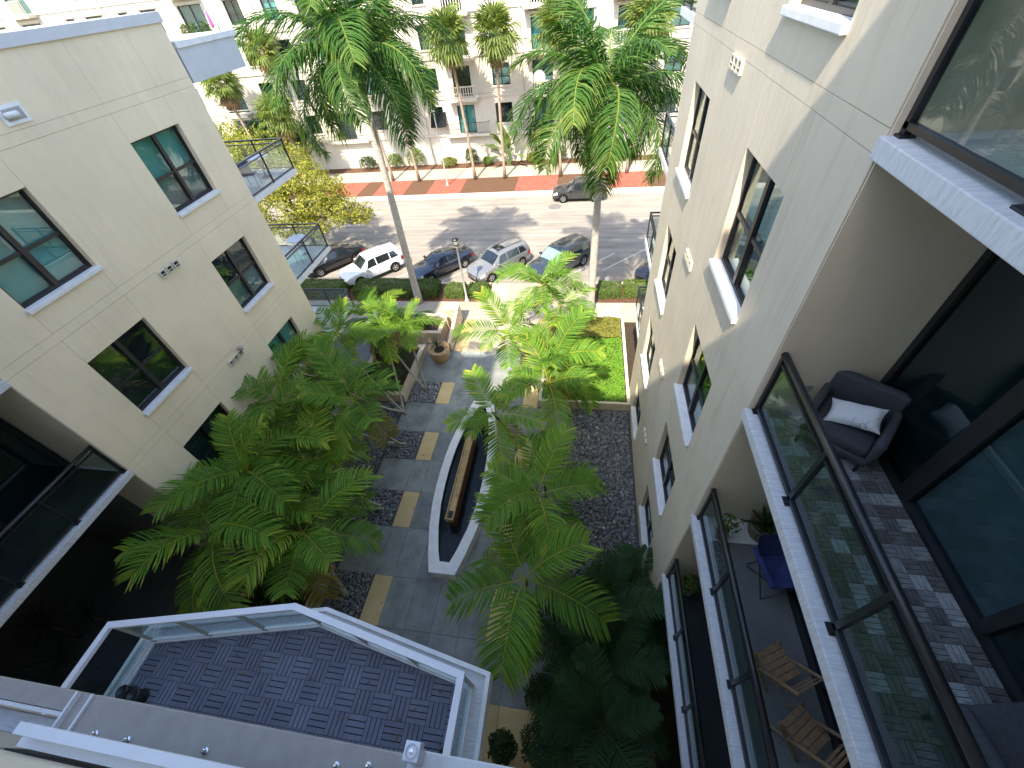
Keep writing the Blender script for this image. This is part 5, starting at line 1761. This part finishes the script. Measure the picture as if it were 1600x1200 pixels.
def car(label, kind, paint, x, y, heading, z=-0.095, shade=False, sunroof=False, scale=1.0, rails=False, trim='car_dark_trim', name='parked_car', group='cars parked along the kerb'):
    c = thing(name, label, 'car', (x, y, z), math.radians(heading), group)
    c.scale = (scale, scale, scale)
    body = car_body(kind).copy()
    body.materials.append(MATS[paint])
    put('body', body, None, c)
    xr, xf, r = WB[kind]
    tm, rm, br = wheel_meshes(r)
    for wx in (xr, xf):
        for s in (-1, 1):
            w = put('wheel', tm, None, c, (wx, s * 0.80, r), (-s * math.pi / 2, 0, 0))
            put('rim', rm, None, w); put('brake', br, None, w)
    suv = kind == 'suv'
    roof_f, cowl = (0.42, 1.04) if suv else (0.40, 1.00)
    car_patch(kind, lambda u, v: (roof_f + (cowl - roof_f) * u, 5.15 + 1.84 * v, 1), 0.008, 6, 6).v
    ws = MB()
    for s in (-1, 1):
        p = car_patch(kind, lambda u, v, s=s: (roof_f + (cowl - roof_f) * u, 5.35 + 1.64 * v, s), 0.009, 6, 6)
        ws.add(p.v, p.f)
    ws.build('windscreen', 'sunshade' if shade else 'car_glass', c, smooth=True)
    ra, rb = (-2.19, -2.02) if suv else (-1.50, -0.88)
    rw_ = MB()
    for s in (-1, 1):
        p = car_patch(kind, lambda u, v, s=s: (ra + (rb - ra) * u, 5.3 + 1.69 * v, s), 0.009, 5, 6)
        rw_.add(p.v, p.f)
    rw_.build('rear_window', 'car_glass', c, smooth=True)
    spans = [(-1.85, -1.25), (-1.17, -0.20), (-0.12, 0.66)] if suv else [(-1.12, -0.22), (-0.14, 0.62)]
    for s in (-1, 1):
        for k, (a, b) in enumerate(spans):
            last = k == len(spans) - 1
            def ol(u, v, a=a, b=b, s=s, last=last, first=(k == 0)):
                xx = a + (b - a) * u
                top = 4.90
                if last: xx = a + (b - a) * u - 0.30 * v * max(0, u - 0.25) / 0.75 * (1 if suv else 1.2)
                if first: xx = xx + 0.20 * v * (1 - u)
                return xx, 4.12 + (top - 4.12) * v, s
            car_patch(kind, ol, 0.007, 6, 3).build('side_window', 'car_glass', c, smooth=True)
        # door seams, handles, mirrors, sill
        for xx in ((-1.20, -0.16, 0.78) if suv else (-1.02, -0.18, 0.80)):
            car_patch(kind, lambda u, v, xx=xx, s=s: (xx - 0.006 + 0.012 * u, 2.0 + 2.1 * v, s), 0.003, 1, 6).build('door_seam', 'car_dark_trim', c)
        for xx in (-0.98, 0.05):
            p = car_surf(kind, xx, 3.75, s)
            MB().bbox(p.x - 0.09, p.x + 0.09, p.y - 0.012, p.y + 0.025 * s + 0.012, p.z - 0.014, p.z + 0.014, 0.006).build('door_handle', paint, c)
        p = car_surf(kind, 0.72, 4.2, s)
        m = MB().bbox(p.x - 0.07, p.x + 0.09, min(p.y + s * 0.02, p.y + s * 0.21), max(p.y + s * 0.02, p.y + s * 0.21), p.z + 0.0, p.z + 0.13, 0.03)
        m.build('mirror', paint, c, smooth=True)
        car_patch(kind, lambda u, v, s=s: (-1.0 + 2.0 * u, 1.2 + 0.9 * v, s), 0.006, 8, 2).build('sill_trim', trim, c)
        # lights wrap round the corners
        xn = ST[kind][-1][0]; xt = ST[kind][0][0]
        car_patch(kind, lambda u, v, s=s: (xn - 0.46 + 0.36 * u, 3.35 + (0.25 + 0.50 * (1 - u * .3)) * v, s), 0.008, 6, 3).build('headlight', 'lamp_lens', c, smooth=True)
        car_patch(kind, lambda u, v, s=s: (xt + 0.06 + 0.26 * u, 3.2 + 0.75 * v, s), 0.008, 4, 3).build('tail_light', 'tail_lens', c, smooth=True)
        if rails:
            pa = [car_surf(kind, xx, 6.2, s) + Vector((0, 0, 0.045)) for xx in (-1.8, -1.2, -0.6, 0.0, 0.3)]
            MB().tube([pa[0] - Vector((0.05, 0, 0.05))] + pa + [pa[-1] + Vector((0.06, 0, -0.05))], 0.016, 6).build('roof_rail', 'car_dark_trim', c)
    xn = ST[kind][-1][0]
    gz0, gz1 = (0.42, 0.68) if suv else (0.36, 0.58)
    g = MB().bbox(xn - 0.10, xn + 0.012, -0.48, 0.48, gz0, gz1, 0.02).build('grille', 'car_dark_trim', c)
    for k in range(3):
        zz = gz0 + (gz1 - gz0) * (k + 1) / 4
        MB().box(xn + 0.012, xn + 0.020, -0.42, 0.42, zz - 0.010, zz + 0.010).build('grille_bar', 'chrome' if paint != 'paint_slate' else 'car_dark_trim', g)
    MB().lathe([(0.055, 0), (0.05, 0.012), (0.001, 0.014)], 16).build('emblem', 'chrome', g).matrix_local = Matrix.Translation((xn + 0.02, 0, (gz0 + gz1) / 2)) @ Matrix.Rotation(math.pi / 2, 4, 'Y')
    MB().bbox(xn - 0.16, xn - 0.02, -0.62, 0.62, gz0 - 0.16, gz0 - 0.05, 0.02).build('lower_grille', 'car_dark_trim', c)
    xt = ST[kind][0][0]
    MB().box(xt - 0.012, xt + 0.02, -0.18, 0.18, 0.70, 0.80).build('licence_plate', 'plate', c)
    if sunroof:
        sr = MB()
        for s in (-1, 1):
            p = car_patch(kind, lambda u, v, s=s: (-0.42 + 0.62 * u, 6.25 + 0.74 * v, s), 0.008, 4, 3)
            sr.add(p.v, p.f)
        sr.build('sunroof', 'car_glass', c, smooth=True)
    # wipers
    for s in (-0.35, 0.25):
        a = car_surf(kind, cowl + 0.02, 6.9, 1); 
        MB().bar((cowl + 0.02, s, a.z + 0.01), (cowl - 0.26, s + 0.32, car_surf(kind, cowl - 0.26, 6.8, 1).z + 0.018), 0.012, 0.010).build('wiper', 'car_dark_trim', c)
    return c

car('black sedan parked at the far left, half behind the left wing balcony', 'sedan', 'paint_black', -18.65, 26.1, -134)
car('white boxy sport utility car behind the royal palm trunk', 'suv', 'paint_white', -14.95, 24.78, -134, rails=True, trim='paint_white')
car('dark navy sedan between the white car and the street lamp', 'sedan', 'paint_navy', -9.87, 25.27, -135)
car('silver compact sport utility car with a sunroof', 'suv', 'paint_silver', -5.70, 25.28, -132, sunroof=True, rails=True)
car('slate grey sport utility car with a teal sunshade in its windscreen', 'suv', 'paint_slate', -1.50, 25.40, -132, shade=True, scale=1.04)
car('black car whose nose shows beside the right wing', 'sedan', 'paint_black', 5.45, 24.95, -133)
car('dark grey sport utility car by the far kerb behind the royal palm', 'suv', 'paint_graphite', -0.45, 37.15, 180, name='dark_car', group='cars parked along the kerb')

# ------------------------------------------------------------------ balcony furniture
def part(p, name, mat, fn, smooth=False):
    mb = MB(); fn(mb)
    return mb.build(name, mat, p, smooth=smooth)

# woven lounge chair with a pillow on the tiled balcony
zb = RB[2] + 0.025
ac = thing('lounge_chair', 'charcoal upholstered lounge chair on the tiled balcony, holding the white pillow', 'chair', (3.38, 3.72, zb), math.radians(-128))
part(ac, 'seat', 'chair_fabric', lambda m: m.bbox(-0.33, 0.36, -0.33, 0.33, 0.26, 0.42, 0.05), True)
part(ac, 'frame', 'chair_fabric', lambda m: m.bbox(-0.38, 0.38, -0.39, 0.39, 0.16, 0.27, 0.03), True)
part(ac, 'backrest', 'chair_fabric', lambda m: m.add(*(lambda b: (b.v, b.f))(MB().bbox(-0.44, -0.31, -0.40, 0.40, 0.20, 0.80, 0.045))), True)
for s in (-1, 1):
    part(ac, 'armrest', 'chair_fabric', lambda m, s=s: m.bbox(-0.40, 0.36, min(s * 0.33, s * 0.43), max(s * 0.33, s * 0.43), 0.20, 0.58, 0.04), True)
    for xx in (-0.36, 0.33):
        part(ac, 'leg', 'black_metal', lambda m, s=s, xx=xx: m.tube([(xx, s * 0.34, 0.0), (xx, s * 0.34, 0.18)], 0.022, 8))
def pillow(name, label, loc, rot, w, h, t, mat):
    n = 12; vs = []; fs = []
    for side in (1, -1):
        for i in range(n + 1):
            for j in range(n + 1):
                u = -1 + 2 * i / n; v = -1 + 2 * j / n
                pin = 1 - 0.10 * (1 - abs(u) ** 2) * 1.0
                pu = 1 - 0.12 * (1 - v * v) * abs(u) ** 3; pv = 1 - 0.12 * (1 - u * u) * abs(v) ** 3
                z = side * t * max(0, (1 - u ** 4) * (1 - v ** 4)) ** 0.55
                vs.append((u * w / 2 * pu, v * h / 2 * pv, z + 0.004 * math.sin(9 * u + 5 * v)))
    m = n + 1
    for sd in (0, 1):
        o = sd * m * m
        for i in range(n):
            for j in range(n):
                a = o + i * m + j
                q = (a, a + m, a + m + 1, a + 1)
                fs.append(q if sd == 0 else q[::-1])
    o = MB().add(vs, fs).build(name, mat, None, smooth=True)
    o.location = loc; o.rotation_euler = rot
    return tag(o, label, 'pillow')
pillow('pillow', 'white patterned lumbar pillow lying on the charcoal lounge chair', (3.37, 3.68, zb + 0.56), (math.radians(24), math.radians(-16), math.radians(-36)), 0.56, 0.34, 0.085, 'pillow_print')
# second chair at the bottom right corner of the picture
ac2 = thing('lounge_chair', 'charcoal lounge chair cut off at the lower right corner of the tiled balcony', 'chair', (3.42, 0.52, zb), math.radians(100))
part(ac2, 'seat', 'chair_fabric', lambda m: m.bbox(-0.33, 0.36, -0.33, 0.33, 0.26, 0.44, 0.05), True)
part(ac2, 'frame', 'chair_fabric', lambda m: m.bbox(-0.38, 0.38, -0.39, 0.39, 0.16, 0.27, 0.03), True)
part(ac2, 'backrest', 'chair_fabric', lambda m: m.bbox(-0.44, -0.31, -0.40, 0.40, 0.20, 0.80, 0.045), True)
for s in (-1, 1):
    part(ac2, 'armrest', 'chair_fabric', lambda m, s=s: m.bbox(-0.40, 0.36, min(s * 0.33, s * 0.43), max(s * 0.33, s * 0.43), 0.20, 0.58, 0.04), True)
    for xx in (-0.36, 0.33):
        part(ac2, 'leg', 'black_metal', lambda m, s=s, xx=xx: m.tube([(xx, s * 0.34, 0.0), (xx, s * 0.34, 0.18)], 0.022, 8))

# blue folding camp chair one balcony lower
zc = RB[1] + 0.013
cc = thing('camp_chair', 'blue fabric folding camp chair on the balcony below', 'chair', (3.58, 3.08, zc), math.radians(-80))
part(cc, 'seat', 'camp_fabric', lambda m: m.add([(-.26, -.27, .40), (.28, -.27, .44), (.28, .27, .44), (-.26, .27, .40), (0.0, 0, .36), (-.26, -.27, .39), (.28, -.27, .43), (.28, .27, .43), (-.26, .27, .39), (0, 0, .35)],
     [(0, 1, 4), (1, 2, 4), (2, 3, 4), (3, 0, 4), (6, 5, 9), (7, 6, 9), (8, 7, 9), (5, 8, 9)]))
part(cc, 'backrest', 'camp_fabric', lambda m: m.add([(-.26, -.28, .42), (-.26, .28, .42), (-.42, .30, .92), (-.42, -.30, .92), (-.28, -.28, .42), (-.28, .28, .42), (-.44, .30, .92), (-.44, -.30, .92), (-.38, 0, .68)],
     [(0, 1, 8), (1, 2, 8), (2, 3, 8), (3, 0, 8), (5, 4, 7, 6)]))
for s in (-1, 1):
    part(cc, 'armrest', 'camp_fabric', lambda m, s=s: m.bbox(-0.36, 0.30, min(s * 0.29, s * 0.37), max(s * 0.29, s * 0.37), 0.62, 0.645, 0.01))
    part(cc, 'leg', 'black_metal', lambda m, s=s: m.tube([(-.26, s * .30, 0), (.28, s * .30, .63)], 0.011, 6))
    part(cc, 'leg', 'black_metal', lambda m, s=s: m.tube([(.30, s * .31, 0), (-.42, s * .31, .90)], 0.011, 6))
    part(cc, 'leg', 'black_metal', lambda m, s=s: m.tube([(.30 * s, -.30, 0), (.27 * s, .30, .43)], 0.011, 6))
part(cc, 'cup_holder', 'car_dark_trim', lambda m: m.lathe([(.045, .55), (.05, .645), (.04, .65), (.001, .60)], 14, (0.22, 0.33)))
# two slatted wooden folding chairs
def wood_chair(label, x, y, rz):
    c = thing('folding_chair', label, 'chair', (x, y, zc), rz, 'slatted wooden folding chairs')
    for i in range(5):
        y0 = -0.20
        part(c, 'seat_slat', 'chair_wood', lambda m, i=i: m.bbox(-0.22 + i * 0.09, -0.142 + i * 0.09, -0.21, 0.21, 0.42, 0.44, 0.005))
    for i in range(3):
        part(c, 'back_slat', 'chair_wood', lambda m, i=i: m.bar((-.30 - .03 * i, -.21, .60 + i * .11), (-.30 - .03 * i, .21, .60 + i * .11), .018, .085))
    for s in (-1, 1):
        part(c, 'leg', 'chair_wood', lambda m, s=s: m.bar((.24, s * .225, 0), (-.38, s * .225, .90), .03, .04, (0, 1, 0)))
        part(c, 'leg', 'chair_wood', lambda m, s=s: m.bar((-.22, s * .225, 0), (.22, s * .225, .43), .03, .04, (0, 1, 0)))
        part(c, 'seat_rail', 'chair_wood', lambda m, s=s: m.bar((-.23, s * .20, .41), (.24, s * .20, .41), .025, .03))
    return c
wood_chair('slatted wooden folding chair next to the blue camp chair', 3.16, 1.68, math.radians(118))
wood_chair('slatted wooden folding chair at the bottom of the picture on the lower balcony', 3.30, 0.92, math.radians(128))

# pots on the lower balconies
def pot(label, x, y, z, r, h, mat, plant=None):
    p = thing('plant_pot', label, 'pot', (x, y, z))
    MB().lathe([(r * .72, 0), (r * .95, h * .4), (r, h * .92), (r * 1.04, h), (r * .92, h), (r * .88, h * .9), (0.001, h * .88)], 24).build('bowl', mat, p, smooth=True)
    MB().lathe([(r * .87, h * .885), (0.001, h * .90)], 20).build('soil', 'soil', p)
    return p
pot('large dark round pot on the lower balcony holding a spiky plant', 3.60, 3.92, zc, 0.26, 0.42, 'beige_pot')
rosette('spiky dark plant in the large pot on the lower balcony', 3.60, 3.92, zc + 0.37, 0.06, F_AG, 26, 1.1, 11, 'agave', 'plant')
pot('small pot by the railing of the lower balcony', 2.86, 3.78, zc, 0.11, 0.20, 'beige_pot')
shrub('thin leafy plant in the small pot by the railing', 2.9, 3.82, 0.22, 0.22, 0.62, 401, 'leaf_hedge', 90, 0.085, z=zc + 0.17, name='pot_plant', cat='plant', group='balcony pot plants')
MB().bbox(2.72, 3.82, 3.70, 4.20, zc - 0.012, zc + 0.03, 0.01).build('side_ledge', 'white_trim', BAL[1])
pot('pot on the lowest visible balcony of the right wing', 2.95, 3.85, RB[0] + 0.013, 0.16, 0.28, 'beige_pot')
shrub('bushy plant in the pot on the lowest visible balcony', 2.95, 3.85, 0.26, 0.26, 0.5, 402, 'leaf_hedge', 300, 0.07, z=RB[0] + 0.26, name='pot_plant', cat='plant', group='balcony pot plants')

# things on the angular deck balcony
def black_light(label, x, y, r=0.10):
    l = thing('deck_light', label, 'lamp', (x, y, Z6 + 0.016))
    MB().lathe([(r * .9, 0), (r, 0.04), (r, 0.22), (r * .85, 0.24), (r * .7, 0.20), (0.001, 0.19)], 20).build('housing', 'black_metal', l, smooth=True)
    MB().lathe([(r * 1.15, 0), (r * 1.15, 0.015), (r * .9, 0.02)], 20).build('base', 'black_metal', l)
    return l
black_light('black round lantern at the left corner of the deck balcony, outer one', -7.40, 0.02)
black_light('black round lantern at the left corner of the deck balcony, inner one', -7.16, 0.0, 0.105)
black_light('black round lantern beside the white vent box on the deck balcony', -1.70, -0.02, 0.11)
vb = thing('vent_box', 'white square vent box with a round grille at the end of the deck balcony', 'vent', (-1.30, -0.02, LG + 0.04))
MB().bbox(-0.055, 0.055, -0.08, 0.03, 0.0, 0.12, 0.008).build('post', 'white_metal', vb)
MB().bbox(-0.07, 0.07, -0.07, 0.07, 0.12, 0.26, 0.01).build('box', 'white_metal', vb)
MB().lathe([(0.055, 0.26), (0.055, 0.268), (0.042, 0.268), (0.042, 0.26)], 24, cap=False).build('ring', 'coping', vb)
MB().lathe([(0.020, 0.26), (0.018, 0.270), (0.001, 0.272)], 16).build('knob', 'chrome', vb)

# patio table and chairs on the left wing end balconies
def end_table(label, x, y, z):
    t = thing('patio_table', label, 'table', (x, y, z))
    MB().lathe([(0.40, 0.70), (0.40, 0.73), (0.001, 0.735)], 24).build('table_top', 'white_metal', t)
    MB().lathe([(0.22, 0), (0.20, 0.03), (0.03, 0.06), (0.03, 0.70)], 14).build('leg', 'lamp_metal', t, smooth=True)
    return t
def end_chair(label, x, y, z, rz, mat='umbrella_fabric'):
    c = thing('patio_chair', label, 'chair', (x, y, z), rz)
    MB().bbox(-.23, .23, -.23, .23, .40, .45, .015).build('seat', mat, c)
    MB().bbox(-.25, -.20, -.23, .23, .45, .88, .015).build('backrest', mat, c)
    for sx in (-1, 1):
        for sy in (-1, 1):
            MB().tube([(sx * .21, sy * .21, 0), (sx * .2, sy * .2, .41)], .013, 6).build('leg', 'lamp_metal', c)
    return c
end_table('white round patio table on the upper end balcony of the left wing', -12.1, 15.1, 10.04)
end_chair('blue-grey patio chair on the upper end balcony of the left wing', -12.05, 14.25, 10.04, 1.9)
end_chair('white patio chair on the middle end balcony of the left wing', -11.85, 14.6, 6.74, 1.2, 'white_metal')
end_table('white round patio table on the middle end balcony of the left wing', -12.3, 15.3, 6.74)

# dry leaflets and litter blown over the walk and the deck (uncountable)
def litter(label, regions, n, seed):
    r = random.Random(seed)
    mb = MB()
    for i in range(n):
        x0, x1, y0, y1, z = regions[int(r.random() * len(regions))]
        x, y = r.uniform(x0, x1), r.uniform(y0, y1)
        a = r.uniform(0, 6.28); L = r.uniform(.03, .09); w = L * r.uniform(.18, .4)
        c, s_ = math.cos(a), math.sin(a)
        mb.add([(x - c * L, y - s_ * L, z + .003), (x - s_ * w * .5, y + c * w * .5, z + .012), (x + c * L, y + s_ * L, z + .004), (x + s_ * w * .5, y - c * w * .5, z + .008)], [(0, 1, 2), (0, 2, 3)], r.random())
    return tag(mb.build('leaf_litter', 'leaf_dead', None, tone=True), label, 'leaf litter', kind='stuff')
litter('dry leaf litter scattered on the grey courtyard walk', [(-8.4, -5.6, 2.9, 14.0, 0.0), (-3.2, -0.4, 1.3, 14.0, 0.0), (-6.9, -1.9, 14.1, 21.2, 0.0), (-11.2, -7.0, 4.5, 12.5, 0.05), (-0.3, 2.3, 3.0, 12.6, 0.06)], 520, 5)
litter('dry leaf bits on the blue-grey deck balcony', [(-7.4, -1.7, 0.05, 0.8, Z6 + 0.016)], 40, 6)
bpy.context.view_layer.update()
